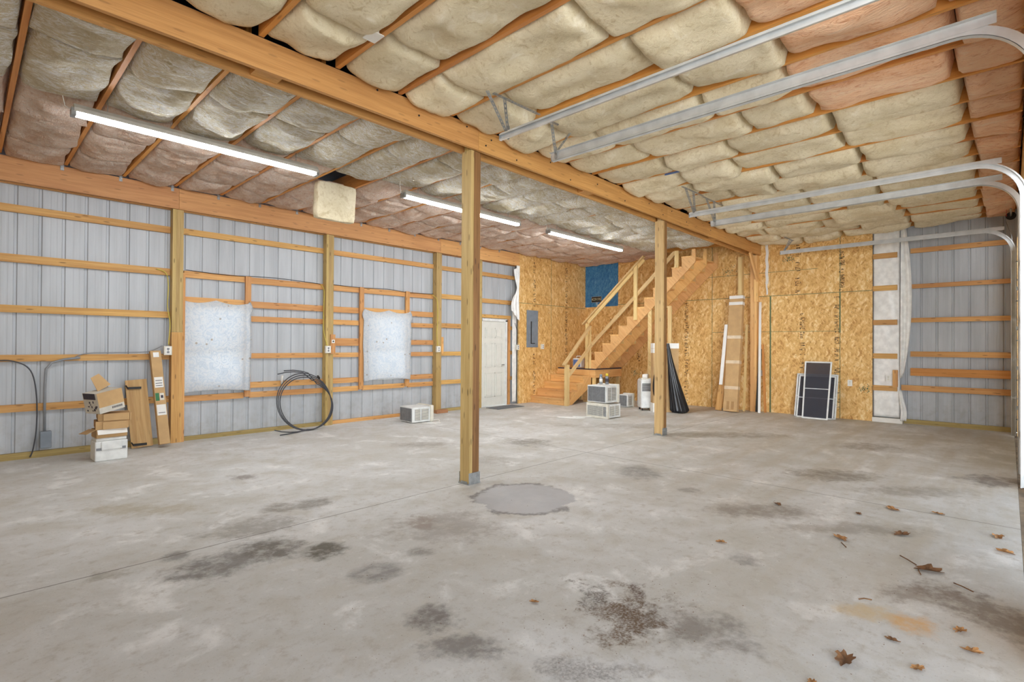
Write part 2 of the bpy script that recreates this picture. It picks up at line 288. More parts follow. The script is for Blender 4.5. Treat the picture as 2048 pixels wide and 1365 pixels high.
# ------------------------------------------------------------------ mesh tools
def wloc(o):
    v = Vector((0, 0, 0))
    while o: v += o.location; o = o.parent
    return v
class MB:
    def __init__(s): s.v = []; s.f = []; s.uv = []; s.sm = []
    def face(s, idx, uvs=None, smooth=False): s.f.append(idx); s.uv.append(uvs or [(s.v[i][0], s.v[i][1]) for i in idx]); s.sm.append(smooth)
    def bar(s, p0, p1, w, h, side=None, taper=1.0):
        "a board from p0 to p1: w wide along side, h along the third direction; grain runs p0->p1"
        p0 = Vector(p0); p1 = Vector(p1); a = p1-p0; L = a.length; a.normalize()
        if side is None: side = Vector((0, 0, 1)).cross(a) if abs(a.z) < .95 else Vector((1, 0, 0))
        b = Vector(side); b = (b-a*b.dot(a)).normalized(); c = a.cross(b); n = len(s.v)
        for q, P in ((0, p0), (1, p1)):
            k = taper if q else 1.0
            for i, j in ((-1, -1), (1, -1), (1, 1), (-1, 1)): s.v.append(tuple(P+b*(i*w/2*k)+c*(j*h/2*k)))
        for k in range(4):
            k2 = (k+1) % 4; ww = w if k % 2 == 0 else h; o = k*.37
            s.face([n+k, n+k2, n+4+k2, n+4+k], [(0, o), (0, o+ww), (L, o+ww), (L, o)])
        s.face([n+3, n+2, n+1, n], [(0, 0), (.01, w), (.02, w), (.03, 0)]); s.face([n+4, n+5, n+6, n+7], [(0, 0), (.01, w), (.02, w), (.03, 0)])
        return s
    def box(s, lo, hi):
        lo = Vector(lo); hi = Vector(hi); c = (lo+hi)/2; d = hi-lo; ax = max(range(3), key=lambda i: d[i])
        e = Vector((0, 0, 0)); e[ax] = d[ax]/2; b = Vector((0, 0, 0)); b[(ax+1) % 3] = 1
        return s.bar(c-e, c+e, d[(ax+1) % 3], d[(ax+2) % 3], b)
    def poly(s, pts, off):
        "prism: polygon pts swept by vector off"
        n = len(s.v); k = len(pts); off = Vector(off)
        for p in pts: s.v.append(tuple(p))
        for p in pts: s.v.append(tuple(Vector(p)+off))
        ax = max(range(3), key=lambda i: abs(off[i])); o = [i for i in range(3) if i != ax]
        u = lambda p: (p[o[0]]*.7+p[o[1]]*.7, p[o[1]]*.7-p[o[0]]*.7)
        s.face(list(range(n, n+k))[::-1], [u(p) for p in pts][::-1]); s.face(list(range(n+k, n+2*k)), [u(p) for p in pts])
        for i in range(k):
            j = (i+1) % k; L = (Vector(pts[j])-Vector(pts[i])).length
            s.face([n+i, n+j, n+k+j, n+k+i], [(0, 0), (L, 0), (L, off.length), (0, off.length)])
        return s
    def tube(s, pts, r, seg=8, cap=True, closed=False):
        pts = [Vector(p) for p in pts]; n = len(s.v); N = len(pts); prev = None
        for i, p in enumerate(pts):
            t = (pts[min(i+1, N-1)]-pts[max(i-1, 0)]).normalized()
            if prev is None: b = t.cross(Vector((0, 0, 1)) if abs(t.z) < .9 else Vector((1, 0, 0))).normalized()
            else: b = (prev-t*prev.dot(t)).normalized()
            prev = b; c = t.cross(b); rr = r[i] if isinstance(r, (list, tuple)) else r
            for k in range(seg):
                q = 2*math.pi*k/seg; s.v.append(tuple(p+b*(math.cos(q)*rr)+c*(math.sin(q)*rr)))
        for i in range(N-1):
            for k in range(seg):
                k2 = (k+1) % seg; s.face([n+i*seg+k, n+i*seg+k2, n+(i+1)*seg+k2, n+(i+1)*seg+k], smooth=True)
        if cap: s.face([n+k for k in range(seg)][::-1]); s.face([n+(N-1)*seg+k for k in range(seg)])
        return s
    def lathe(s, prof, c=(0, 0, 0), seg=16):
        n = len(s.v); N = len(prof)
        for r, z in prof:
            for k in range(seg):
                q = 2*math.pi*k/seg; s.v.append((c[0]+r*math.cos(q), c[1]+r*math.sin(q), c[2]+z))
        for i in range(N-1):
            for k in range(seg):
                k2 = (k+1) % seg; s.face([n+i*seg+k, n+i*seg+k2, n+(i+1)*seg+k2, n+(i+1)*seg+k], smooth=True)
        s.face([n+k for k in range(seg)][::-1]); s.face([n+(N-1)*seg+k for k in range(seg)])
        return s
    def grid(s, fn, nu, nv, smooth=True):
        n = len(s.v)
        for j in range(nv+1):
            for i in range(nu+1): s.v.append(tuple(fn(i/nu, j/nv)))
        for j in range(nv):
            for i in range(nu):
                a = n+j*(nu+1)+i; s.face([a, a+1, a+nu+2, a+nu+1], [(i/nu, j/nv), ((i+1)/nu, j/nv), ((i+1)/nu, (j+1)/nv), (i/nu, (j+1)/nv)], smooth)
        return s
    def sweep(s, path, frames, prof, smooth=False):
        "profile [(a,b)] carried along path; frames = [(A,B)] directions at each point"
        n = len(s.v); k = len(prof)
        for p, (A, B) in zip(path, frames):
            for a, b in prof: s.v.append(tuple(Vector(p)+Vector(A)*a+Vector(B)*b))
        for i in range(len(path)-1):
            for j in range(k):
                j2 = (j+1) % k; s.face([n+i*k+j, n+i*k+j2, n+(i+1)*k+j2, n+(i+1)*k+j], smooth=smooth)
        s.face(list(range(n, n+k))[::-1]); s.face(list(range(n+(len(path)-1)*k, n+len(path)*k)))
        return s
    def xf(s, mt):
        s.v = [tuple(mt @ Vector(p)) for p in s.v]; return s
    def build(s, name, mat, parent=None, loc=None, local=False, bevel=0, solid=0, kind=None):
        me = bpy.data.meshes.new(name)
        off = Vector((0, 0, 0)) if local else (wloc(parent) if parent else Vector(loc or (0, 0, 0)))
        me.from_pydata([tuple(Vector(p)-off) for p in s.v], [], s.f)
        ul = me.uv_layers.new(name='UVMap'); k = 0
        fl = []
        for u in s.uv:
            for q in u: fl += [q[0], q[1]]
        ul.data.foreach_set('uv', fl)
        me.polygons.foreach_set('use_smooth', s.sm)
        me.materials.append(M[mat] if isinstance(mat, str) else mat); me.update()
        o = bpy.data.objects.new(name, me); COL.objects.link(o)
        if parent: o.parent = parent
        elif loc: o.location = loc
        if bevel:
            b = o.modifiers.new('edge', 'BEVEL'); b.width = bevel; b.segments = 2; b.limit_method = 'ANGLE'
        if solid:
            b = o.modifiers.new('thickness', 'SOLIDIFY'); b.thickness = solid; b.offset = 0
        if kind: o['kind'] = kind
        return o
def tag(o, label, cat, group=None, kind='thing'):
    o['label'] = label; o['category'] = cat; o['kind'] = kind
    if group: o['group'] = group
    return o
def thing(name, label, cat, loc, group=None, rotz=0.0):
    o = bpy.data.objects.new(name, None); COL.objects.link(o); o.location = loc; o.rotation_euler[2] = rotz
    o.empty_display_size = .1
    return tag(o, label, cat, group)
def clone(root, loc, rotz, label):
    c = root.copy(); COL.objects.link(c); c.location = loc; c.rotation_euler[2] = rotz; c['label'] = label
    for ch in list(root.children):
        d = ch.copy(); COL.objects.link(d); d.parent = c
        for g in list(ch.children):
            e = g.copy(); COL.objects.link(e); e.parent = d
    return c
def S(mb, name, mat, **k): return mb.build(name, mat, kind='structure', **k)
ORD = ['first', 'second', 'third', 'fourth', 'fifth', 'sixth', 'seventh', 'eighth', 'ninth', 'tenth', 'eleventh', 'twelfth', 'thirteenth', 'fourteenth', 'fifteenth', 'sixteenth', 'seventeenth', 'eighteenth', 'nineteenth', 'twentieth', 'twenty-first', 'twenty-second']
# ------------------------------------------------------------------ shell
YG, YP, YO = 8.93, 8.83, 8.975      # girt faces, post faces, siding plane of the long wall
XB, XM = 12.35, 12.55               # board face and bare siding plane of the end wall
ZJ = 3.74                           # underside of the joists
S(MB().box((-2.2, -.07, -.12), (12.75, 9.2, 0)), 'floor', 'floor')
S(MB().box((-2.2, -3.2, -.16), (12.75, -.073, -.03)), 'ground', 'dirt')
S(MB().box((-2.2, -.3, 4.02), (12.75, 9.2, 4.05)), 'ceiling', 'bluefilm')
S(MB().box((-2.25, -.3, 0), (-2.2, 9.2, 4.02)), 'wall_right', 'osb')
S(MB().box((12.6, -.3, 0), (12.65, 9.2, 4.02)), 'wall_end', 'osb')
RIB = .2298
def profile(a0, a1, ph):
    "ribbed steel sheet as seen from inside: (along, outwards) pairs"
    P = [(0, 0), (.010, .016), (.032, .016), (.042, 0), (.094, 0), (.102, .0016), (.118, .0016), (.126, 0), (.156, 0), (.164, .0016), (.180, .0016), (.188, 0)]
    out = []; k = math.floor((a0-ph)/RIB)
    while ph+k*RIB < a1:
        for u, d in P:
            q = ph+k*RIB+u
            if a0 < q < a1: out.append((q, d))
        k += 1
    return [(a0, 0)]+out+[(a1, 0)]
def siding(along, ranges, name, plane, sgn, ph):
    mb = MB()
    for a0, a1, z0, z1 in ranges:
        pr_ = profile(a0, a1, ph); n = len(mb.v)
        for q, d in pr_:
            for z in (z0, z1): mb.v.append((q, plane+d, z) if along == 'x' else (plane+d, q, z))
        for i in range(len(pr_)-1):
            k = n+2*i; mb.face([k, k+2, k+3, k+1])
    return S(mb, name, 'siding', solid=.0012)
W1, W2, DX = (2.23, 3.12, .76, 2.05), (5.30, 6.20, .76, 2.05), (8.32, 9.17, 0, 2.06)
rr = []
for z0, z1 in ((.0, .76), (.76, 2.05), (2.05, 3.9)):
    cuts = [-2.0]
    holes = [] if z0 == 2.05 else ([DX[:2]] if z0 == 0 else [W1[:2], W2[:2], DX[:2]])
    for h in holes: rr.append((cuts[-1], h[0], z0, z1)); cuts.append(h[1])
    rr.append((cuts[-1], 12.7, z0, z1))
siding('x', rr, 'wall_left', YO, 1, .43-2*RIB)
siding('y', [(-.16, 1.98, 0, 4.0), (1.98, 8.9, 3.9, 4.0)], 'wall_back', XM, 1, .03)
# garage-door side wall: header band above the openings and the jambs
S(MB().box((3.25, -.2, 3.3), (12.6, -.12, 4.02)).box((3.35, -.2, 0), (4.1, -.12, 3.3)).box((7.7, -.2, 0), (8.15, -.12, 3.3)).box((12.0, -.2, 0), (12.6, -.105, 3.3)), 'wall_front', 'osb')
# closed garage doors (the far one shows at the frame's edge)
def garage_door(x0, x1, label):
    t = thing('garage_door', label, 'garage door', (x0, -.19, 0), 'closed garage doors')
    for k in range(5):
        z0 = k*.64; mb = MB().box((x0, -.215, z0+.01), (x1, -.175, z0+.635))
        n = int((x1-x0)/.8)
        for q in range(n+1):
            xx = x0+(x1-x0)*q/n; xx = min(max(xx, x0+.04), x1-.04); mb.box((xx-.035, -.175, z0+.01), (xx+.035, -.165, z0+.635))
        mb.build('panel', 'doorpanel', t)
    for k in range(1, 5):
        for q in (x1-.05, (x0+x1)/2, x0+.05):
            h = MB().box((q-.04, -.165, k*.64-.07), (q+.04, -.158, k*.64+.07)); h.tube([(q-.045, -.15, k*.64), (q+.045, -.15, k*.64)], .012, 8); h.build('hinge', 'galv', t)
    for k in range(5):
        MB().tube([(x1-.06, -.155, k*.64+.3), (x1+.02, -.135, k*.64+.3)], .011, 8).build('roller', 'galv', t)
    return t
gd = garage_door(8.4, 11.78, 'cream sectional garage door, closed, at the end-wall corner')
gd.location.y = -.188; gd.rotation_euler[2] = .011

# windows and entry door of the long wall
def window(idx, W):
    x0, x1, z0, z1 = W; zm = 1.36
    f = MB(); y0, y1 = YO-.03, YO+.05
    for a, b in (((x0, y0, z0), (x1, y1, z0+.05)), ((x0, y0, z1-.05), (x1, y1, z1)), ((x0, y0, z0+.05), (x0+.05, y1, z1-.05)), ((x1-.05, y0, z0+.05), (x1, y1, z1-.05)), ((x0+.05, y0, zm-.025), (x1-.05, y1, zm+.025))): f.box(a, b)
    o = S(f, 'window_%d' % idx, 'white')
    MB().box((x0+.05, YO+.005, z0+.05), (x1-.05, YO+.01, z1-.05)).build('pane', 'glass', o)
window(1, W1); window(2, W2)
x0, x1 = DX[0]+.02, DX[1]-.05
d = MB().box((x0, 8.90, .015), (x1, 8.945, 2.02))
o = S(d, 'door_1', 'doorwhite', loc=(x0, 8.90, 0))
pn = MB(); w = (x1-x0)
for cx in (x0+w*.29, x0+w*.71):
    for z0, z1 in ((1.62, 1.86), (.93, 1.50), (.22, .80)):
        a, b = cx-.12, cx+.12
        for lo, hi in (((a, 8.892, z0), (b, 8.9, z0+.02)), ((a, 8.892, z1-.02), (b, 8.9, z1)), ((a, 8.892, z0), (a+.02, 8.9, z1)), ((b-.02, 8.892, z0), (b, 8.9, z1))): pn.box(lo, hi)
        pn.box((a+.045, 8.888, z0+.045), (b-.045, 8.9, z1-.045))
pn.build('door_panels', 'doorwhite', o)
MB().tube([(x1-.07, 8.9, .98), (x1-.07, 8.85, .98)], .012, 10).tube([(x1-.07, 8.853, .98), (x1-.15, 8.85, .98)], .01, 8).lathe([(.028, 0), (.028, .004)], (x1-.07, 8.895, .978)).build('door_handle', 'galv', o)
fr = MB().box((DX[0]-.02, 8.87, 0), (DX[0]+.02, 8.97, 2.06)).box((x1, 8.87, 0), (DX[1], 8.97, 2.06)).box((DX[0]-.02, 8.87, 2.02), (DX[1], 8.97, 2.075))
S(fr, 'trim_1', 'white')
# ------------------------------------------------------------------ sheathing boards of the end wall and the corner
def board(lo, hi, mat='osb'):
    o = S(MB().box(lo, hi), 'wall_sheathing', mat, loc=lo); return o
for a0, a1 in ((9.52, 10.80), (10.805, 12.10), (12.105, 12.42)):
    board((a0, YP, 0), (a1, YP+.02, 2.51)); board((a0, YP, 2.514), (a1, YP+.02, 3.9))
ys = [1.942, 2.496, 3.837, 5.138, 6.44, 7.74, 8.83]
BS = []
for i in range(6):
    b0, b1 = ys[i]+.002, ys[i+1]-.002
    board((XB, b0, 0), (XB+.02, b1, 2.575)); 
    if i == 5: continue
    board((XB, b0, 2.58), (XB+.02, b1, 4.0))
tag(MB().box((XB-.002, 7.745, 2.545), (XB+.018, 8.826, 3.98)).build('painted_panel', 'blueosb', loc=(XB, 8.3, 2.55)), 'blue painted board panel on the end wall above the stairs', 'panel')
# green-painted board edges
sm = MB().box((XB-.0015, 3.815, 0), (XB, 3.845, 2.57)).box((XB-.0015, 2.485, 1.75), (XB, 2.508, 2.57)).box((XB-.0014, 1.95, 2.572), (XB, 8.82, 2.583)).box((XB-.0014, 2.49, 1.78), (XB, 5.13, 1.788)).box((XB-.0014, 2.9, 3.10), (XB, 5.6, 3.108))
for yy in (2.496, 5.138, 6.44): sm.box((XB-.0014, yy-.005, 0), (XB, yy+.005, 3.9))
sm.box((9.53, YP-.0014, 2.507), (12.35, YP, 2.517)).box((10.797, YP-.0014, .8), (10.807, YP, 3.8)).box((9.521, YP-.0014, 0), (9.53, YP, 3.8))
S(sm, 'trim_2', 'greenink')
def smudge(y, z, r_, k):
    mb = MB(); r = random.Random(k)
    for _ in range(70):
        a, b = r.gauss(0, r_), r.gauss(0, r_*.7); q = r.uniform(.006, .018); mb.box((XB-.0016, y+a, z+b), (XB-.0002, y+a+q*.7, z+b+q*1.3))
    return mb
for k, (y, z, r_) in enumerate(((6.70, 2.38, .05), (7.2, .72, .06), (4.75, 3.2, .08), (3.45, 3.35, .06), (2.05, .62, .05))): S(smudge(y, z, r_, k), 'wall_print', 'greenink')
# printed mill stamps running up the boards, too worn to read
def stamp(plane, a, z0, z1, along, w=.11):
    mb = MB(); z = z0; r = random.Random(int(a*1000))
    def q(u0, u1, v0, v1):
        if along == 'y': mb.box((plane-.0012, a+u0, v0), (plane-.0004, a+u1, v1))
        else: mb.box((a+u0, plane-.0012, v0), (a+u1, plane-.0004, v1))
    while z < z1:
        h = r.uniform(.022, .05); ty = r.random()
        if ty < .75:
            for k in range(r.choice((3, 4, 5))):
                if r.random() < .6: u0 = r.uniform(-w/2, w/4); q(u0, min(w/2, u0+r.uniform(.03, .08)), z+k*h/4, z+k*h/4+.008)
                else: u0 = r.uniform(-w/2, w/2-.01); q(u0, u0+.010, z, z+h*.8)
        elif ty < .82: q(-w/2, w/2, z, z+.004); 
        z += h+r.choice((.008, .012, .05))
    return mb
bks = [(7.96, 1.35, 2.2), (7.09, .95, 1.45), (5.775, .1, 2.5), (3.277, 2.62, 3.7), (3.187, 1.0, 2.25), (2.46, 2.6, 3.55), (2.54, .2, 2.5)]
for a, z0, z1 in bks: S(stamp(XB, a, z0, z1, 'y'), 'wall_print', 'stampink')
for a, z0, z1 in ((10.12, .1, 1.35), (10.12, 2.45, 3.6), (11.46, 1.2, 3.6)): S(stamp(YP, a, z0, z1, 'x'), 'wall_print', 'stampink')
# ------------------------------------------------------------------ posts and beams
def lum(name, mat, label, cat, p0, p1, w, h, side=None, group=None):
    mid = [(p0[i]+p1[i])/2 for i in range(3)]
    return tag(MB().bar(p0, p1, w, h, side).build(name, mat, loc=mid), label, cat, group)
def centre_post(x, y, label, ma, mb_):
    t = thing('support_post', label, 'post', (x, y, 0), 'free-standing posts under the centre beam')
    # three plies nailed together, narrow sides showing their joints
    for k in range(3):
        a = x-.07+k*.0467
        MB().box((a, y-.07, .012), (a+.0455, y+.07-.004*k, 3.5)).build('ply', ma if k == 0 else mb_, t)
    MB().box((x-.07, y-.03, 3.5), (x+.07, y+.03, 3.74)).build('tenon', ma, t)
    b = MB().box((x-.085, y-.08, 0), (x+.085, y+.08, .012)).box((x-.075, y-.078, .012), (x+.08, y-.072, .12)).box((x-.075, y+.072, .012), (x+.08, y+.078, .12)).box((x-.078, y-.05, .012), (x-.072, y+.05, .03))
    for dx in (-.03, .03): b.tube([(x+dx, y-.078, .075), (x+dx, y-.084, .075)], .008, 8)
    b.build('steel_base', 'galv', t)
    return t
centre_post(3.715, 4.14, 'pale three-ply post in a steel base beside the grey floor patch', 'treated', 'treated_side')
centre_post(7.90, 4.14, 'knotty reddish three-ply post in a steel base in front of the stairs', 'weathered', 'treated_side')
t = thing('centre_beam', 'long doubled ceiling beam carried by the free-standing posts', 'beam', (6, 4.14, 3.5))
for y0, nm in ((4.03, 'near_ply'), (4.212, 'far_ply')):
    for a, b in ((-1.6, 3.715), (3.718, 7.9), (7.903, 12.34)):
        MB().box((a, y0, 3.505), (b, y0+.038, ZJ)).build(nm, 'lvl', t)
for xx in (1.6, 5.8, 10.0): MB().box((xx-.1, 4.069, 3.52), (xx+.1, 4.211, 3.72)).build('spacer_block', 'lvl', t)
for bx, bz in ((2.5, 3.70), (2.95, 3.62), (3.55, 3.70), (3.82, 3.58), (3.9, 3.66), (4.3, 3.55), (4.9, 3.68), (5.3, 3.56), (5.9, 3.64), (6.6, 3.56), (7.3, 3.66), (7.75, 3.57), (8.05, 3.68), (8.6, 3.6), (9.6, 3.62)):
    MB().tube([(bx, 4.0295, bz), (bx, 4.024, bz)], .009, 8).build('bolt_head', 'dark', t)
t = thing('wall_beam', 'orange doubled beam along the top of the curtained metal wall', 'beam', (5, 8.8, 3.42))
for a, b in ((-1.6, 2.17), (2.173, 7.03), (7.033, 9.51)):
    MB().box((a, 8.79, 3.42), (b, 8.828, 3.72)).build('inner_ply', 'wallbeam', t)
    MB().box((a, 8.93, 3.42), (b, 8.968, 3.72)).build('outer_ply', 'wallbeam', t)
for k in range(17):
    xx = .3+k*.6
    if xx < 9.4: MB().box((xx, 8.83, 3.43), (xx+.045, 8.93, 3.52)).build('spacer_block', 'pine', t)
PST = [(2.175, 'wall post between the leaning long carton and the nearer curtain'), (4.545, 'wall post beside the coil of black pipe'), (7.025, 'wall post rising from the reddish block on the floor'), (8.235, 'wall post at the hinge side of the white door')]
for x, lb in PST:
    t = thing('wall_post', lb, 'post', (x, 8.9, 0), 'posts of the curtained metal wall')
    w = .07 if x < 8 else .05
    for k in range(3):
        a = x-w+k*(2*w/3); MB().box((a, YP, 0 if x > 3 else 1.62), (a+2*w/3-.001, YP+.13, 3.42)).build('ply', 'treated', t)
    if x < 3:
        MB().box((x-.07, YP+.004, 0), (x+.07, YP+.13, 1.618)).build('lower_section', 'pine', t)
        MB().box((x+.071, YP+.01, 0), (x+.10, YP+.1, 2.5)).build('side_board', 'pine_red', t)
for x, z0, z1, lb in ((3.18, .60, 2.54, 'vertical stud between the nearer curtain and the pipe coil'), (5.225, .60, 2.54, 'vertical stud on the near edge of the farther curtain'), (6.27, .60, 2.54, 'vertical stud on the far edge of the farther curtain')):
    lum('wall_stud', 'pine_red', lb, 'stud', (x, YG-.02, z0), (x, YG-.02, z1), .085, .04, (1, 0, 0), 'window studs of the curtained wall')
lum('wall_stud', 'pine_red', 'narrow stud on the latch side of the white door', 'stud', (9.24, YG-.03, 0), (9.24, YG-.03, 2.08), .07, .06, (1, 0, 0))
# girts
Z8 = [(.645, .092), (1.262, .085), (1.87, .092), (2.492, .1), (3.105, .094)]
def zz(z): return EYE+(z-EYE)*1.0102
def girts(x0, x1, zs, where, mat):
    n = len(zs)
    for k, (z, h) in enumerate(sorted(zs)):
        nm = 'lowest' if k == 0 else ('topmost' if k == n-1 else ORD[k]+'-lowest')
        lb = 'horizontal wooden girt %s' % where if n == 1 else '%s horizontal wooden girt %s' % (nm, where)
        lum('wall_girt', mat, lb, 'girt', (x0, YG+.02, zz(z)), (x1, YG+.02, zz(z)), .038, h, (0, 1, 0), 'girts of the curtained metal wall')
WX = [(.632, .09), (.79, .095), (1.26, .085), (1.855, .09), (2.087, .105), (2.475, .1), (3.115, .09)]
girts(-1.6, 2.10, Z8, 'on the wall behind the stacked boxes', 'pine')
girts(2.28, 3.135, [(.632, .09), (2.095, .11), (2.485, .1)], 'framing the nearer curtain', 'pine_red')
girts(2.25, 4.47, [(3.115, .09)], 'along the top between the curtain and coil posts', 'pine')
girts(3.225, 4.47, WX[:6], 'between the nearer curtain and the coil post', 'pine_red')
girts(4.62, 5.18, WX[:3]+[(1.495, .14)]+WX[3:6], 'between the coil post and the farther curtain', 'pine_red')
girts(4.62, 6.95, [(3.115, .09)], 'along the top above the farther curtain', 'pine_red')
girts(5.27, 6.225, [(.632, .09), (2.095, .11), (2.475, .1)], 'framing the farther curtain', 'pine_red')
girts(6.315, 6.95, WX[:3]+[(1.50, .1)]+WX[3:6], 'just beyond the farther curtain', 'pine_red')
girts(7.1, 8.185, [(.645, .09), (1.262, .09), (1.87, .1), (2.5, .1), (3.11, .09)], 'between the block post and the door post', 'pine')
girts(8.29, 9.36, [(2.13, .08), (2.49, .1), (3.11, .09)], 'above the white door', 'pine')
girts(9.37, 9.515, [(.645, .09), (1.27, .09), (1.87, .09), (2.49, .1), (3.11, .09)], 'in the narrow gap between door and corner boards', 'pine')
lum('backing_block', 'pine_red', 'short upright block carrying the outlet box on the coil post', 'block', (4.60, YP-.012, 1.28), (4.60, YP-.012, 1.63), .09, .02, (1, 0, 0))
lum('backing_block', 'pine_red', 'short upright block beside the outlet on the block post', 'block', (7.12, YP+.02, 1.26), (7.12, YP+.02, 1.62), .06, .05, (1, 0, 0))
lum('sill_plate', 'plate', 'greenish sill plate along the floor behind the stacked boxes', 'plate', (-1.6, YG+.01, .04), (2.10, YG+.01, .04), .06, .08, (0, 1, 0), 'sill plates')
lum('sill_plate', 'plate', 'sill plate along the floor below the nearer curtain', 'plate', (2.28, YG+.01, .03), (4.47, YG+.01, .03), .06, .06, (0, 1, 0), 'sill plates')
lum('sill_plate', 'pine_red', 'sill plate along the floor below the farther curtain', 'plate', (4.62, YG+.01, .03), (6.95, YG+.01, .03), .06, .06, (0, 1, 0), 'sill plates')
lum('sill_plate', 'plate', 'sill plate along the floor just before the white door', 'plate', (7.1, YG+.01, .03), (8.18, YG+.01, .03), .06, .06, (0, 1, 0), 'sill plates')
tag(MB().box((6.9, 8.72, 0), (7.2, 8.82, .07)).build('floor_block', 'bricktone', loc=(7.05, 8.77, 0), bevel=.004), 'reddish wooden block on the floor at the foot of a wall post', 'block')
# end wall girts, bare part
for k, (z, h) in enumerate([(.68, .105), (.99, .145), (1.33, .1), (1.975, .085), (2.62, .08), (3.30, .09)]):
    q = lambda v: EYE+(v-EYE)*1.0
    x0 = 1.36 if k else 1.50
    lum('wall_girt', 'joist' if k in (1,) else 'pine_red', '%s horizontal girt on the bare metal end wall' % ('lowest' if k == 0 else 'topmost' if k == 5 else ORD[k]+'-lowest'), 'girt', (12.5, -.03, q(z)), (12.5, x0, q(z)), .04, h, (1, 0, 0), 'girts of the bare metal end wall')
for k, z in enumerate((.66, 1.285, 1.94, 2.61, 3.24)):
    lum('blocking', 'pine', '%s short block across the plastic strip beside the boards' % ('lowest' if k == 0 else 'topmost' if k == 4 else ORD[k]+'-lowest'), 'block', (12.38, 1.55, z), (12.38, 1.94, z), .03, .1, (1, 0, 0), 'short blocks over the plastic strip')
lum('sill_plate', 'plate', 'greenish sill plate along the foot of the bare end wall', 'plate', (12.5, -.06, .04), (12.5, 1.46, .04), .07, .08, (1, 0, 0), 'sill plates')
lum('outlet_board', 'pine_red', 'short upright board beside the outlet over the plastic strip', 'board', (12.33, 1.575, .70), (12.33, 1.575, 1.02), .08, .035, (0, 1, 0))
lum('top_girt', 'joist', 'orange board across the top of the bare end wall', 'girt', (12.49, -.05, 3.84), (12.49, 1.95, 3.84), .04, .12, (1, 0, 0))
# ------------------------------------------------------------------ joists
XJ = [.90+.6096*j for j in range(-3, 19)]
for j, x in enumerate(XJ):
    far = len(XJ)-j
    for (y0, y1, side) in ((4.26, 8.8, 'curtained'), (-.1, 4.02, 'garage-door')):
        if not seen((x-.02, y0, ZJ), (x+.02, y1, ZJ)): continue
        lum('ceiling_joist', 'joist', '%s ceiling joist from the end wall on the %s side of the beam' % (ORD[far-1], side), 'joist', (x, y0, ZJ+.12), (x, y1, ZJ+.12), .038, .24, (1, 0, 0), 'ceiling joists on the %s side' % side)
    if seen((x-.06, 8.7, 3.7), (x, 8.8, 3.75), 0) and x < 9.4:
        mb = MB().box((x-.052, 8.782, 3.665), (x-.016, 8.789, 3.745)).box((x-.046, 8.774, 3.70), (x-.02, 8.782, 3.71))
        tag(mb.build('joist_tie', 'galv', loc=(x-.03, 8.785, 3.7)), '%s galvanised joist tie from the end wall on the wall beam' % ORD[far-1], 'bracket', 'joist ties on the wall beam')
# ------------------------------------------------------------------ fibreglass batts between the joists
def batt(x0, x1, y0, y1, mat, D, nm, label, group, seed, ex, base, drape, tw=0.0):
    r = random.Random(seed); sx, sy_ = r.uniform(0, 50), r.uniform(0, 50)
    xc, yc = (x0+x1)/2, (y0+y1)/2; w, l = (x1-x0)/2-.003, (y1-y0)/2-.002
    nx, ny = (18, max(10, int(l*2/.026))) if drape else (18, max(8, int(l*2/.045)))
    tilt = r.uniform(-.02, .02); tilty = r.uniform(-.025, .025)
    lump = [(r.uniform(-.8, .8), r.uniform(-.9, .9), r.uniform(-.035, .035), r.uniform(.25, .6)) for _ in range(4)]
    ey = 9 if not drape else 7
    def fn(u, v):
        s_, t_ = u*2-1, v*2-1
        s_ = math.copysign(abs(s_)**.75, s_); t_ = math.copysign(abs(t_)**.85, t_)
        f = max(0, 1-abs(s_)**ex)**.6*max(0, 1-abs(t_)**ey)**.4
        # the batt's long edges wander in under and out over the joists
        wob = mn.noise(Vector((yc*3+t_*l*2.3+sx, 5.0*(1 if s_ > 0 else -1), seed*.37)))
        X = xc+s_*w+math.copysign(1, s_)*abs(s_)**3*wob*.07*(f > .02)+tw*t_*.012
        Y = yc+t_*l+(mn.noise(Vector((X*4+sx, round(t_), seed)))*.05*abs(t_)**3 if abs(t_) < .999 else 0)
        n = mn.noise(Vector((X*2.6+sx, Y*2.2+sy_, 0)))*.04+mn.noise(Vector((X*7+sx, Y*5+sy_, 3)))*.020+mn.noise(Vector((X*19+sx, Y*15, 7)))*.008
        b = sum(a*math.exp(-((s_-p)**2+(t_-q)**2)/(wd_**2)) for p, q, a, wd_ in lump)
        if drape:
            q = Y+.10*s_*s_*math.copysign(1, t_)+.12*mn.noise(Vector((X*2.2+sx, Y*1.6, seed)))
            n += (abs(mn.noise(Vector((X*1.4+sx, q*17+sy_, 1)))) - .15)*.030*(1-.5*s_*s_)
            n += mn.noise(Vector((X*4+sx, q*42, 2)))*.006
        Z = base-f*(D+b+tilt*s_+tilty*t_)-f*n-.035*(mn.noise(Vector((Y*2.0+sx, (1 if s_ > 0 else -1)*3.0, seed*1.0))))*(1-f)
        if abs(s_) >= .999 or abs(t_) >= .999: Z = max(Z, base)+.09
        return (min(max(X, x0-.03), x1+.03) if Z < ZJ-.003 else min(max(X, x0+.001), x1-.001), Y, Z)
    o = MB().grid(fn, nx, ny).build(nm, mat, loc=(xc, yc, base)); tag(o, label, 'insulation', group)
    return o
cnt = 0
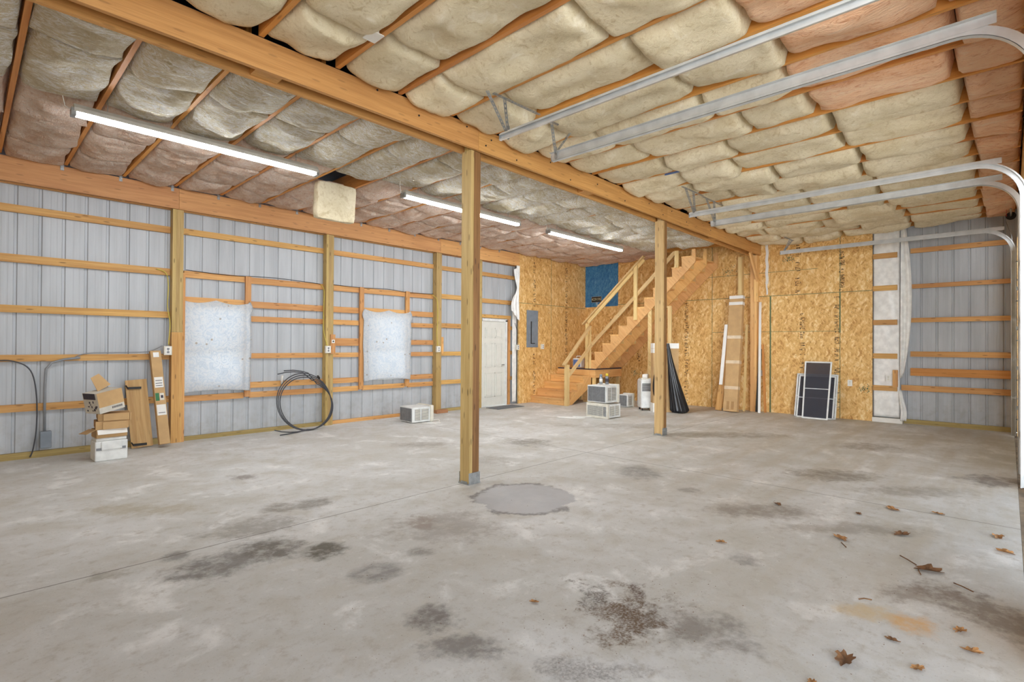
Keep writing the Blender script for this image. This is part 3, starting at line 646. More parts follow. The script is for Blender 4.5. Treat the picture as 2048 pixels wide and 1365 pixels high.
def place_batts():
    global cnt
    for j in range(len(XJ)):
        x0 = XJ[j]+.019; x1 = (XJ[j+1]-.019) if j+1 < len(XJ) else 12.34
        far = len(XJ)-j; rj = random.Random(100+j)
        # curtained side, from the centre beam to the wall beam
        e = [4.27, 5.22+rj.uniform(-.14, .14), 6.27+rj.uniform(-.05, .05), 7.12+rj.uniform(-.15, .15), 7.98+rj.uniform(-.15, .15), 8.79]
        kinds = ['creamw', 'creamw', 'pinkw', 'pinkw', 'pinkw']
        if j == 7: e = [4.27, 5.25, 6.48, 7.22, 8.0, 8.79]; kinds = ['creamw', 'creamw', None, 'pinkw', 'pinkw']
        if x0 > 11.1: e[0] = 6.2; e[1] = 6.21; kinds[0] = None
        for k in range(5):
            if kinds[k] is None or e[k+1]-e[k] < .2 or not seen((x0, e[k], 3.6), (x1, e[k+1], 3.75), 10): continue
            cnt += 1
            if kinds[k] == 'creamw': D = rj.uniform(.085, .12) if k == 0 else rj.uniform(.065, .095)
            else: D = rj.uniform(.045, .07)
            where = ['by centre beam', 'beside light row', 'wallward of lights', 'midway to wall beam', 'by wall beam'][k]
            batt(x0, x1, e[k], e[k+1], kinds[k], D, 'insulation_batt', '%s batt %s, %s bay from end wall, curtained side' % ('cream' if k < 2 else 'pink', where, ORD[far-1]), 'insulation batts on the curtained side', 1000+j*10+k, 2.2, ZJ+.008, True)
        # garage-door side
        e = [4.025, 3.22+rj.uniform(-.28, .28), 2.2+rj.uniform(-.3, .3), 1.30+rj.uniform(-.07, .07), .30+rj.uniform(-.03, .03), -.115]
        for k in range(5):
            a, b = e[k+1], e[k]
            if not seen((x0, a, 3.6), (x1, b, 3.75), 10): continue
            cnt += 1
            xm = (x0+x1)/2
            pk = (k >= 3 and 3.2 < xm < 5.85) or k == 4
            D = rj.uniform(.08, .12) if pk else rj.uniform(.085, .15)
            where = ['by centre beam', 'above outer track ends', 'above track middles', 'second row from doors', 'nearest the doors'][k]
            batt(x0, x1, a, b, 'pink' if pk else 'cream', D, 'insulation_batt', '%s batt %s, %s bay from end wall, garage side' % ('pink' if pk else 'cream', where, ORD[far-1]), 'insulation batts on the garage-door side', 3000+j*10+k, 3.4, ZJ+.04+.03*rj.random(), False, rj.uniform(-1, 1))
place_batts()
# the batt that has fallen out of its bay
def fallen():
    def fn(u, v):
        a = u*2*math.pi
        c, s_ = math.cos(a), math.sin(a); k = (abs(c)**16+abs(s_)**16)**(-1/16)
        px_, pz = c*k*.285, s_*k*.26
        e = 1 if 0 < v < 1 else .97
        n = mn.noise(Vector((px_*6, pz*6, v*3)))*.012
        return (px_*e+n, (v-.5)*.17, pz*e+n)
    mb = MB().grid(fn, 40, 5); nb = len(mb.v); w = 41
    mb.face(list(range(0, 40))[::-1]); mb.face(list(range(5*w, 5*w+40)))
    mb.xf(Matrix.Translation((3.655, 6.98, 3.475)) @ Matrix.Rotation(math.radians(-3), 4, 'Z') @ Matrix.Rotation(math.radians(5), 4, 'X'))
    o = mb.build('insulation_batt', 'cream', loc=(3.655, 6.98, 3.475)); tag(o, 'square cream insulation batt hanging on edge below a blue gap in the ceiling', 'insulation')
fallen()
# ------------------------------------------------------------------ strip lights
def strip_light(x0, x1, lb):
    y, z = 6.17, 3.56
    t = thing('strip_light', lb, 'light fixture', ((x0+x1)/2, y, z), 'lit strip lights')
    pr_ = [(-.062, -.004), (-.066, .03), (-.04, .068), (.04, .068), (.066, .03), (.062, -.004)]
    MB().sweep([(x0, y, z), (x1, y, z)], [((0, 1, 0), (0, 0, 1))]*2, pr_).build('housing', 'lensoff', t)
    MB().sweep([(x0+.02, y, z), (x1-.02, y, z)], [((0, 1, 0), (0, 0, 1))]*2, [(-.045, -.001), (-.04, -.022), (-.02, -.035), (.02, -.035), (.04, -.022), (.045, -.001)], True).build('tube', 'tube', t)
    for x in (x0, x1): MB().box((x-.018, y-.05, z-.036), (x+.018, y+.05, z+.03)).build('end_cap', 'galv', t)
    MB().tube([(x0-.02, y, z+.02), (x0-.06, y-.02, z+.03), (x0-.08, y-.03, z+.12), (x0-.07, y-.03, z+.2)], .004, 6).build('power_cord', 'label', t)
    for x in (x0+.25, x1-.25): MB().tube([(x, y, z+.068), (x, y, z+.2)], .003, 6).build('hanger', 'galv', t)
strip_light(.68, 2.98, 'lit white strip light nearest the camera, over the stacked boxes')
strip_light(4.26, 6.63, 'lit white strip light behind the nearer free-standing post')
strip_light(7.45, 9.95, 'lit white strip light nearest the stairs')
# ------------------------------------------------------------------ garage-door tracks
def strap(mb, p0, p1, w=.032, th=.003, side=None):
    "perforated steel strap: two edges and the webs between its holes"
    p0 = Vector(p0); p1 = Vector(p1); a = p1-p0; L = a.length; a.normalize()
    sd = Vector(side) if side else Vector((1, 0, 0)); sd = (sd-a*sd.dot(a)).normalized()
    for q in (-1, 1): mb.bar(p0+sd*q*(w/2-.005), p1+sd*q*(w/2-.005), .010, th, sd)
    n = max(2, int(L/.04))
    for i in range(n+1):
        c = p0+a*(L*i/n); mb.bar(c-a*.009, c+a*.009, w-.012, th, sd)
def track(x, side, lb, st, yv, z=3.42, yend=3.475):
    t = thing('door_track', lb, 'track', (x, 1.7, z), 'overhead garage-door tracks')
    r = .40; path = []; fr = []
    X_ = Vector((side, 0, 0))
    for y in (yend, 2.4, 1.2, yv+r): path.append((x, y, z)); fr.append((X_, (0, 0, 1)))
    for k in range(1, 13):
        a = math.pi/2*k/12; path.append((x, yv+r-r*math.sin(a), z-r+r*math.cos(a))); fr.append((X_, (0, -math.sin(a), math.cos(a))))
    path.append((x, yv, .02)); fr.append((X_, (0, -1, 0)))
    C_ = [(0, -.028), (.003, -.028), (.003, .022), (.028, .026), (.028, .016), (.031, .016), (.031, .029), (0, .026)]
    lower = [(0, -.028), (.028, -.034), (.031, -.03), (.031, -.02), (.028, -.02), (.028, -.029), (.002, -.025), (0, -.025)]
    mb = MB().sweep(path, fr, C_).sweep(path, fr, lower); mb.build('rail', 'track', t)
    # stiffening angle along the level run
    p2 = [(x-side*.001, yend+.01, z), (x-side*.001, .05, z)]; f2 = [(X_, (0, 0, 1))]*2
    MB().sweep(p2, f2, [(-.003, -.01), (0, -.01), (0, .052), (-.035, .052), (-.035, .049), (-.003, .049)]).build('stiffening_angle', 'track', t)
    MB().box((x-.004 if side > 0 else x-.03, yend-.0, z-.03), (x+.03 if side > 0 else x+.004, yend+.006, z+.03)).build('end_plate', 'galv', t)
    for zz_ in (.45, 1.1, 1.75, 2.4): MB().box((min(x, x+side*-.07), yv-.06, zz_), (max(x, x-side*.07), yv-.03, zz_+.06)).build('wall_bracket', 'galv', t)
    h = MB(); zt = 3.665
    strap(h, (st[0], 3.27, zt), (st[1], 3.25, zt), side=(0, 1, 0))
    strap(h, (x-side*.012, yend-.06, z+.03), (st[2], 3.262, zt-.004), side=(0, 1, 0), w=.03)
    strap(h, (x-side*.012, yend-.07, z+.05), (st[3], 3.262, zt-.004), side=(0, 1, 0), w=.03)
    strap(h, (x-side*.02, yend-.07, z-.02), (x-side*.02, yend-.07, z+.09), side=(0, 1, 0))
    h.build('hanger_bracket', 'galv', t)
    return t
track(3.5, -1, 'overhead door track ending above the nearer post, its front end topmost', (3.02, 3.78, 3.1, 3.32), -.135)
track(4.25, 1, 'overhead door track just beyond the topmost one', (3.92, 4.36, 3.98, 4.3), -.14)
track(7.53, -1, 'overhead door track near the farther post, second of its pair from the end wall', (6.84, 7.46, 6.93, 7.18), -.12)
track(8.30, 1, 'overhead door track near the farther post, closer to the end wall', (7.50, 8.2, 7.62, 7.9), -.11)
track(11.85, -1, 'overhead door track running past the end-wall boards', (11.4, 11.9, 11.72, 11.86), -.062)
# torsion shaft end, cable drum and safety tag in the top corner
t = thing('torsion_spring', 'torsion spring shaft with black drum over the farthest garage door', 'spring', (11.9, -.06, 3.55))
MB().tube([(11.3, -.03, 3.64), (12.05, -.03, 3.64)], .013, 8).build('shaft', 'galv', t)
MB().tube([(11.92, -.03, 3.64), (11.98, -.03, 3.64)], .055, 16).tube([(11.905, -.03, 3.64), (11.92, -.03, 3.64)], .065, 16).build('cable_drum', 'dark', t)
MB().tube([(11.94, .03, 3.56), (11.94, -.04, 3.30), (11.94, -.09, .4)], .004, 6).build('lift_cable', 'galv', t)
tag(MB().box((11.62, .02, 3.60), (11.72, .025, 3.75)).build('warning_tag', 'red', loc=(11.67, .02, 3.67)), 'small red tag hanging in the top corner above the door track', 'tag')
# ------------------------------------------------------------------ stairs
XL = 11.10; LZ = .86; LY = 7.62
t = thing('staircase', 'orange lumber staircase turning at a landing and rising to the ceiling', 'staircase', (11.1, 7.6, 0))
# landing
MB().box((XL, LY, LZ-.02), (XB-.005, 8.825, LZ)).build('landing_deck', 'stair', t)['label'] = 'flat landing deck'
MB().box((XL-.003, LY-.003, LZ-.026), (XL+.02, 8.82, LZ+.004)).box((XL, LY-.003, LZ-.026), (XB-.01, LY+.01, LZ+.004)).build('deck_edging', 'ink', t)
MB().box((XL, LY, LZ-.23), (XL+.038, 8.82, LZ-.028)).build('fascia', 'stair', t)
MB().box((XL+.04, LY, LZ-.23), (XB-.006, LY+.038, LZ-.028)).build('fascia', 'stair', t)
for (a, b) in ((XL+.02, LY+.06), (XL+.02, 8.1), (XB-.1, LY+.06)):
    MB().box((a, b-.045, .04), (a+.038, b+.045, LZ-.232)).build('landing_stud', 'rail', t)
MB().box((XL+.005, LY+.16, LZ-.33), (XL+.04, 8.05, LZ-.235)).build('landing_brace', 'rail', t)
MB().box((XL, LY, 0), (XL+.09, 8.0, .04)).build('landing_plate', 'rail', t)
MB().box((XL+.06, LY+.2, .04), (XL+.075, 8.8, LZ-.24)).build('landing_panel', 'stair', t)
MB().box((XL+.2, LY+.012, 0), (XB-.02, LY+.1, .04)).build('landing_plate', 'rail', t)
# lower flight, against the long wall
nz = [10.0, 10.265, 10.53, 10.795]
for k, x in enumerate(nz):
    z = .172*(k+1)
    MB().box((x-.025, 7.76, z-.035), (x+.27, 8.825, z)).build('tread', 'stair', t)
    MB().box((x, 7.79, z-.172+.001), (x+.02, 8.825, z-.036)).build('riser', 'stair', t)
MB().box((XL-.022, 7.79, .69), (XL-.003, 8.825, LZ-.03)).build('riser', 'stair', t)
pts = [(10.02, 7.748, 0)]+[(10.26, 7.748, 0)]+[(11.1, 7.748, .50), (11.1, 7.748, .70)]
zp = []
for k in (3, 2, 1, 0): zp += [(nz[k]+.265, 7.748, .172*(k+1)-.036), (nz[k]+.002, 7.748, .172*(k+1)-.036)]
zp[0] = (XL-.002, 7.748, .652)
MB().poly([(10.002, 7.748, 0), (10.3, 7.748, 0), (11.098, 7.748, .42)]+zp, (0, .038, 0)).build('stringer', 'stair', t)
# upper flight, against the end wall
def nose(k): return (7.637-.2326*(k-2), LZ+.2165*k)
def stringer(x, nm='stringer'):
    p = []
    for k in range(1, 14):
        y, z = nose(k)
        p.append((x, y, z-.2165)); p.append((x, y, z))
    y, z = nose(13)
    p = [(x, 7.9, LZ+.003)]+p[1:]
    p.append((x, y-.08, z))
    # underside
    z_at = lambda yy: .93+(7.52-yy)*.9445
    p.append((x, y-.08, z_at(y-.08))); p.append((x, 7.60, LZ+.003))
    p2 = []
    for q in p: p2.append((q[0], q[1], min(q[2], 3.60 if x == XL else 3.72)))
    o = [p2[0]]
    for q in p2[1:]:
        if (Vector(q)-Vector(o[-1])).length > 1e-4: o.append(q)
    MB().poly(o, (.038, 0, 0)).build(nm, 'stair', t)
for x in (XL, 11.69, 12.30): stringer(x)
for k in range(1, 13):
    y, z = nose(k)
    if z > 3.7: break
    MB().box((XL-.004, y-.236, z-.028), (XB-.012, y+.012, z+.003)).build('tread', 'stair', t)
    MB().box((XL+.04, y-.02, z-.2165), (XB-.012, y, z-.03)).build('riser', 'rail', t)
# guards
def brd(p0, p1, w, h, side, nm, mat='rail'): MB().bar(p0, p1, w, h, side).build(nm, mat, t)
xg = XL-.022
brd((xg, 7.86, LZ+.004), (xg, 7.86, 2.02), .09, .04, (0, 1, 0), 'guard_post')
brd((xg, 7.76, LZ+.004), (xg, 7.76, 1.90), .035, .04, (0, 1, 0), 'guard_post')
brd((xg, 6.46, 2.07), (xg, 6.46, 3.38), .09, .04, (0, 1, 0), 'guard_post')
brd((xg, 5.42, 3.22), (xg, 5.42, 3.60), .09, .04, (0, 1, 0), 'guard_post')
brd((xg+.0, 7.99, 2.00), (xg+.0, 6.24, 3.575), .10, .035, (1, 0, 0), 'handrail')
brd((xg+.04, 7.86, 2.05), (xg+.04, 6.26, 3.50), .035, .09, (1, 0, 0), 'guard_rail')
brd((xg+.04, 7.80, 1.42), (xg+.04, 5.48, 3.58), .035, .09, (1, 0, 0), 'guard_rail')
brd((10.03, 7.70, 0), (10.03, 7.70, .99), .09, .09, (1, 0, 0), 'newel_post')
brd((9.90, 7.70, .98), (10.98, 7.70, 1.94), .09, .038, (0, 1, 0), 'handrail')
brd((10.08, 7.71, .70), (11.06, 7.71, 1.47), .035, .09, (0, 1, 0), 'guard_rail')
# support frame under the upper flight
t2 = thing('stair_prop', 'pale stud frame propping the upper stringers behind the farther post', 'frame', (11.03, 5.9, 0))
MB().poly([(XL, 6.055, 0), (XL, 6.145, 0), (XL, 6.145, 2.222), (XL, 6.055, 2.307)], (.038, 0, 0)).build('leg', 'rail', t2)
MB().box((XL, 5.555, 0), (XL+.038, 5.645, 2.335)).build('leg', 'rail', t2)
MB().box((XL, 5.555, 2.337), (XL+.038, 5.975, 2.372)).build('top_rail', 'rail', t2)
# jug on the landing
t2 = thing('plastic_jug', 'white and blue plastic jug standing on the stair landing', 'jug', (11.35, 8.32, LZ))
jb = MB().box((-.09, -.14, .004), (.09, .14, .26)).build('body', 'white', t2, local=True, bevel=.03)
MB().box((-.094, -.11, .03), (-.09, .11, .22)).build('blue_label', 'blue', jb, local=True)
MB().tube([(0, -.08, .25), (0, -.06, .31), (0, .06, .31), (0, .08, .25)], .016, 8).lathe([(.03, 0), (.03, .035)], (0, -.11, .26)).build('handle', 'label', t2, local=True)
# ------------------------------------------------------------------ corner post and brace where the beam meets the end wall
t = thing('corner_post', 'built-up post holding the beam end against the board wall', 'post', (12.25, 4.14, 0))
MB().box((12.20, 4.07, 0), (12.34, 4.115, 3.50)).build('ply', 'stair', t); MB().box((12.20, 4.117, 0), (12.34, 4.21, 3.50)).build('ply', 'stair', t)
MB().box((12.22, 4.40, 2.0), (12.34, 4.49, 3.50)).build('side_stud', 'rail', t)
MB().bar((11.72, 4.05, 3.50), (12.20, 4.05, 2.92), .09, .038, (1, 0, 0)).build('knee_brace', 'stair', t)
MB().box((12.16, 4.03, 2.45), (12.20, 4.12, 2.95)).build('knee_brace_foot', 'stair', t)
# ------------------------------------------------------------------ small wall fittings
def outlet(p, ax, lb, two=True):
    t = thing('outlet_box', lb, 'outlet', p, 'outlets and switches')
    x, y, z = p
    if ax == 'y':
        MB().box((x-.05, y-.045, z-.065), (x+.05, y, z+.065)).build('box', 'offwhite', t, bevel=.004)
        cv = MB().box((x-.035, y-.05, z-.055), (x+.035, y-.045, z+.055)).build('cover', 'label', t)
        MB().box((x-.015, y-.053, z+.01), (x+.015, y-.05, z+.038)).box((x-.004, y-.052, z-.01), (x+.004, y-.05, z+.01)).box((x-.015, y-.053, z-.038), (x+.015, y-.05, z-.01)).build('sockets', 'grille', cv)
    else:
        cv = MB().box((x-.012, y-.04, z-.062), (x, y+.04, z+.062)).build('cover', 'label', t)
        MB().box((x-.016, y-.015, z+.01), (x-.012, y+.015, z+.038)).box((x-.0155, y-.004, z-.01), (x-.012, y+.004, z+.01)).box((x-.016, y-.015, z-.038), (x-.012, y+.015, z-.01)).build('sockets', 'offwhite', cv)
outlet((2.05, YP-.001, 1.35), 'y', 'white outlet box above the leaning long carton')
outlet((4.50, YP-.001, 1.36), 'y', 'white outlet box on the post above the pipe coil')
outlet((6.99, YP-.001, 1.36), 'y', 'white outlet box on the post beyond the farther curtain')
outlet((9.47, YP-.001, 1.40), 'y', 'outlet box at the edge of the corner boards by the door')
outlet((10.42, YP-.001, 1.42), 'y', 'white light switch beside the grey breaker panel')
outlet((XB-.001, 4.01, .86), 'x', 'white outlet on the boards beside the leaning trim strips')
outlet((XB-.001, 2.32, .73), 'x', 'small white outlet on the boards beside the window screens')
outlet((12.31, 1.68, .86), 'x', 'white outlet over the plastic strip')
t = thing('wall_thermometer', 'small square dial plate on the block of the coil post', 'dial', (4.60, YP-.023, 1.505))
MB().box((4.572, YP-.03, 1.475), (4.628, YP-.0235, 1.535)).build('plate', 'label', t); MB().tube([(4.60, YP-.031, 1.505), (4.60, YP-.034, 1.505)], .014, 12).build('dial', 'dark', t)
t = thing('breaker_panel', 'grey electrical breaker panel on the corner boards', 'electrical panel', (10.03, YP, 1.87))
MB().box((9.82, YP-.02, 1.40), (10.25, YP-.001, 2.345)).build('cover', 'grey', t, bevel=.004)
MB().box((10.0, YP-.028, 1.5), (10.235, YP-.021, 2.06)).build('door', 'grey', t, bevel=.002)
MB().box((9.965, YP-.024, 1.5), (9.998, YP-.0205, 2.06)).box((9.965, YP-.029, 1.49), (10.12, YP-.0205, 1.51)).build('breaker_slot', 'dark', t)
# numbered plate on the blue panel
t = thing('number_plate', 'small black number plate on the blue panel', 'sign', (XB-.01, 8.44, 2.76))
MB().box((XB-.009, 8.275, 2.68), (XB-.0045, 8.605, 2.835)).build('backing', 'dark', t)
b = MB()
for lo, hi in (((8.27, 2.675), (8.61, 2.682)), ((8.27, 2.833), (8.61, 2.84)), ((8.27, 2.675), (8.277, 2.84)), ((8.603, 2.675), (8.61, 2.84))): b.box((XB-.012, lo[0], lo[1]), (XB-.0092, hi[0], hi[1]))
b.build('rim', 'galv', t)
cu = bpy.data.curves.new('numbers', 'FONT'); cu.body = '429195'; cu.size = .105; cu.align_x = 'CENTER'; cu.align_y = 'CENTER'; cu.extrude = .001
tmp = bpy.data.objects.new('numbers_curve', cu); COL.objects.link(tmp)
me = bpy.data.meshes.new_from_object(tmp.evaluated_get(bpy.context.evaluated_depsgraph_get())); bpy.data.objects.remove(tmp)
me.materials.clear(); me.materials.append(M['brass'])
no = bpy.data.objects.new('numbers', me); COL.objects.link(no); no.parent = t
no.matrix_local = Matrix.Translation((-.003, 0, -.003)) @ Matrix(((0, 0, -1, 0), (-1, 0, 0, 0), (0, 1, 0, 0), (0, 0, 0, 1)))
MB().tube([(XB-.012, 8.44, 2.675), (XB-.012, 8.41, 2.56)], .006, 6).build('strap', 'label', t); MB().tube([(XB-.012, 8.40, 2.675), (XB-.012, 8.38, 2.5)], .006, 6).build('strap', 'label', t)
# cables
def cable(pts, r, mat, nm, lb, cat='cable'):
    P = [Vector(p) for p in pts]; out = []
    for i in range(len(P)-1):
        p0 = P[max(i-1, 0)]; p1 = P[i]; p2 = P[i+1]; p3 = P[min(i+2, len(P)-1)]
        for k in range(6):
            q = k/6; out.append(.5*((2*p1)+(-p0+p2)*q+(2*p0-5*p1+4*p2-p3)*q*q+(-p0+3*p1-3*p2+p3)*q**3))
    out.append(P[-1])
    return tag(MB().tube(out, r, 7).build(nm, mat, loc=tuple(P[0])), lb, cat)
cable([(1.93, YG-.01, 2.53), (2.04, YG-.03, 2.48), (2.065, YG-.06, 2.3), (2.06, YG-.05, 2.0), (2.085, YG-.08, 1.75), (2.06, YP-.02, 1.43)], .007, 'ywire', 'power_cable', 'yellow cable down the post beside the nearer curtain')
cable([(4.42, YG-.01, 2.52), (4.46, YG-.05, 2.4), (4.452, YG-.05, 2.0), (4.45, YG-.06, 1.7), (4.49, YP-.02, 1.43)], .007, 'ywire', 'power_cable', 'yellow cable down the post above the pipe coil')
cable([(6.90, YG-.01, 2.52), (6.96, YP-.012, 2.4), (6.98, YP-.012, 2.0), (6.96, YP-.012, 1.7), (6.98, YP-.02, 1.43)], .007, 'ywire', 'power_cable', 'yellow cable down the post beyond the farther curtain')
cable([(1.0, YG-.02, 1.24), (1.15, YG-.015, 1.315), (1.6, YG-.01, 1.325), (1.85, YG-.02, 1.34), (2.0, YG-.06, 1.42)], .006, 'pvc', 'power_cable', 'thin grey cable along the girt behind the boxes')
cable([(-.6, YG-.02, 1.18), (.2, YG-.02, 1.23), (.45, YG-.02, 1.22), (.60, YG-.03, 1.1), (.655, YG-.04, .8), (.66, YG-.04, .4), (.63, YG-.05, .12), (.60, YG-.06, .02)], .0075, 'blacktube', 'grey_cable', 'grey cable hanging down to the floor beside the conduit')
cable([(2.3, YG-.012, 2.555), (2.9, YG-.012, 2.535), (3.6, YG-.012, 2.56), (4.4, YG-.012, 2.53)], .005, 'dark', 'dark_cable', 'thin dark cable along the girt above the nearer curtain')
cable([(4.63, YG-.012, 2.54), (5.2, YG-.03, 2.53), (5.8, YG-.012, 2.55), (6.3, YG-.03, 2.52), (6.93, YG-.012, 2.535)], .005, 'dark', 'dark_cable', 'thin dark cable along the girt above the farther curtain')
t = thing('conduit', 'grey plastic conduit with a box near the floor behind the boxes', 'conduit', (.74, 8.9, .1))
MB().tube([(1.08, YG-.03, 1.26), (.92, YG-.03, 1.24), (.80, YG-.03, 1.2), (.745, YG-.03, 1.12), (.735, YG-.03, .9), (.735, YG-.03, .33)], .0145, 10).build('pipe', 'pvc', t)
MB().box((.69, YG-.10, .12), (.80, YG-.005, .33)).build('junction_box', 'grey', t, bevel=.006)
cable([(9.36, 8.80, 2.0), (9.42, 8.78, 1.8), (9.46, 8.80, 1.5)], .006, 'dark', 'dark_cable', 'short dark cable above the outlet by the door')
# ------------------------------------------------------------------ curtains
def curtain(x0, x1, zt, zb, lb, seed, tail=0.0):
    r = random.Random(seed)
    def fn(u, v):
        edge = min(u, 1-u)
        top = zt-.05*math.sin(math.pi*min(1, (u % .52)/.52))*(1 if .02 < u < .98 else 0)-.0
        bot = zb+.035*math.sin(math.pi*u)-tail*max(0, 1-u*7)+.008*mn.noise(Vector((u*14, seed, 0)))
        pinch = .035*math.sin(math.pi*v)*(1-2*u)*(-.4)
        X = x0+(x1-x0)*u+pinch+.012*mn.noise(Vector((v*5, seed*3+(u > .5), 0)))+(-.03*(1-v)*(1-v)*(1-u)**4 if tail else .0)
        if v > .85: X += (.04 if u > .5 else -.035)*math.sin(math.pi*(v-.85)/.15)*(abs(u-.5)*2)**6
        Z = bot+(top-bot)*v
        Y = 8.86-.012*math.sin(u*9+v*4+seed)*math.sin(math.pi*v)-.012*mn.noise(Vector((u*6, v*5, seed)))-.018*math.exp(-((edge-.07)/.025)**2)*(1-v*.4)
        return (X, Y, Z)
    o = MB().grid(fn, 60, 70).build('window_curtain', 'curtain', loc=((x0+x1)/2, 8.86, zb), solid=.0015)
    tag(o, lb, 'curtain', 'floral sheets pinned over the windows')
    hem = MB()
    for q in (.0, 1.0):
        hem.tube([Vector(fn(abs(q-.004), v/20))+Vector((0, -.004, 0)) for v in range(21)], .006, 6)
    h = hem.build('rolled_edge', 'curtain', o)
curtain(2.16, 3.20, 2.12, .70, 'white and blue floral sheet over the window nearer the stacked boxes', 3, .07)
curtain(5.255, 6.31, 2.13, .745, 'white and blue floral sheet over the window between the pipe coil and the door', 8)
# ------------------------------------------------------------------ pipe coil
def coil():
    t = thing('pipe_coil', 'coil of black plastic pipe leaning on the wall post', 'pipe', (4.0, 8.6, 0))
    cx, cz = 4.01, .475; rr_ = .47
    for k in range(5):
        r_ = rr_-.017*k; sh = .030*k; P = []
        a0, a1 = (0, 2*math.pi)
        if k == 3: a0, a1 = math.radians(-95), math.radians(72)
        if k == 4: a0, a1 = math.radians(-100), math.radians(60)
        n = 48
        for i in range(n+1):
            a = a0+(a1-a0)*i/n
            X = cx+r_*math.cos(a)+sh*.5+sh*.45*max(0, math.cos(a+.5)); Z = max(.014, .014+r_*(1+math.sin(a)))
            Y = 8.50+.26*(Z/.95)+.012*k+.012*math.sin(2*a+k)
            P.append((X, Y, Z))
        if k == 3:
            P = [(cx-.62, 8.34, .10), (cx-.5, 8.36, .06), (cx-.35, 8.40, .03), (cx-.2, 8.45, .016)]+P
            P += [(cx+.02, 8.77, .965), (cx-.14, 8.765, .985), (cx-.28, 8.75, .98), (cx-.42, 8.73, .955)]
        if k == 4:
            P = [(cx-.55, 8.30, .02), (cx-.4, 8.36, .014), (cx-.22, 8.42, .014)]+P
            P += [(cx+.12, 8.785, .955), (cx, 8.79, .99), (cx-.14, 8.785, 1.01), (cx-.3, 8.77, 1.005)]
        MB().tube(P, .0085, 8, closed=False).build('pipe_loop', 'blacktube', t)
    MB().tube([(cx+.28, 8.70, .86), (cx+.30, 8.79, .89)], .02, 8).build('tie', 'dark', t)
    tag(MB().tube([(3.73, YG-.02, .78), (3.73, YG-.05, .92)], .018, 8).build('wall_hook', 'label', loc=(3.73, YG-.03, .8)), 'small white hook on the siding behind the pipe coil', 'hook')
coil()
# ------------------------------------------------------------------ window air conditioners
def ac_unit(name, label, w, d_, h, loc, rz, frontright=True, grill='offwhite'):
    "local: coil back faces -x, sides face +-y, room bezel at +x"
    t = thing(name, label, 'air conditioner', loc, 'window air conditioners', rz)
    MB().box((-d_/2, -w/2, .012), (d_/2-.07, w/2, h-.02)).build('case', 'white', t, local=True, bevel=.006)
    MB().box((-d_/2-.006, -w/2+.02, .03), (-d_/2-.001, w/2-.02, h-.04)).build('coil_backing', 'grille', t, local=True)
    fins = MB()
    for k in range(26):
        z = .035+(h-.08)*k/25; fins.box((-d_/2-.011, -w/2+.022, z), (-d_/2-.0065, w/2-.022, z+.0035))
    for k in range(5):
        y = -w/2+.03+(w-.06)*k/4; fins.box((-d_/2-.013, y-.003, .033), (-d_/2-.0112, y+.003, h-.042))
    fins.build('rear_grille', 'galv', t, local=True)
    for s_ in (-1, 1):
        lv = MB()
        for (a, b) in ((-d_/2+.06, -d_/2+.06+(d_-.2)*.42), (-d_/2+.06+(d_-.2)*.55, d_/2-.11)):
            n = 9
            for k in range(n):
                z = .06+(h-.13)*k/(n-1); lv.box((a, s_*(w/2)+(-.002 if s_ < 0 else .0), z), (b, s_*(w/2)+(.0 if s_ < 0 else .002), z+.012))
        o = MB()
        for (a, b) in ((-d_/2+.055, -d_/2+.065+(d_-.2)*.42), (-d_/2+.055+(d_-.2)*.55, d_/2-.105)):
            o.box((a, min(s_*w/2, s_*(w/2+.001)), .05), (b, max(s_*w/2, s_*(w/2+.001)), h-.055))
        o = o.build('side_vent', 'grille', t, local=True); lv.xf(Matrix.Translation((0, s_*.003, 0))); lv.build('side_louvers', 'offwhite', o, local=True)
    MB().box((d_/2-.07, -w/2-.018, 0), (d_/2, w/2+.018, h)).build('front_bezel', 'offwhite', t, local=True, bevel=.012)
    fg = MB()
    for k in range(10):
        z = .05+(h-.12)*k/9; fg.box((d_/2, -w/2+.02, z), (d_/2+.004, w/2-.1, z+.012))
    fg.box((d_/2, w/2-.08, .05), (d_/2+.005, w/2-.01, h-.06)); fg.build('front_grille', grill, t, local=True)
    rim = MB().box((d_/2-.10, -w/2-.006, h-.03), (d_/2-.085, w/2+.006, h-.008)).box((d_/2-.10, -w/2-.006, .01), (d_/2-.085, -w/2, h-.01)).box((d_/2-.10, w/2, .01), (d_/2-.085, w/2+.006, h-.01))
    rim.build('mounting_flange', 'white', t, local=True)
    return t
ac_unit('window_air_conditioner', 'small white window air conditioner alone on the floor by the curtained wall', .44, .46, .31, (5.96, 8.15, 0), math.radians(-4))
ac_unit('window_air_conditioner', 'lower window air conditioner of the pair stacked before the stairs', .50, .46, .30, (9.03, 5.99, 0), math.radians(176), grill='galv')
ac_unit('window_air_conditioner', 'upper window air conditioner of the stacked pair, spray cans on top', .46, .45, .37, (9.03, 6.0, .302), math.radians(-2))
ac_unit('window_air_conditioner', 'small white air conditioner on the floor beside the portable unit', .24, .3, .32, (10.95, 6.62, 0), math.radians(0))
cable([(6.10, 7.88, .03), (6.2, 7.8, .05), (6.16, 7.72, .012), (6.0, 7.70, .008), (5.86, 7.84, .008), (6.02, 7.76, .008), (6.15, 7.66, .008), (5.95, 7.60, .008)], .006, 'label', 'extension_cord', 'white power cord curled beside the lone air conditioner', 'cord')
cable([(8.79, 6.12, .02), (8.70, 6.25, .008), (8.6, 6.45, .008), (8.5, 6.30, .008), (8.42, 6.5, .008), (8.3, 6.62, .008), (8.42, 6.3, .008), (8.6, 6.15, .008)], .007, 'label', 'extension_cord', 'white power cord on the floor before the stacked air conditioners', 'cord')
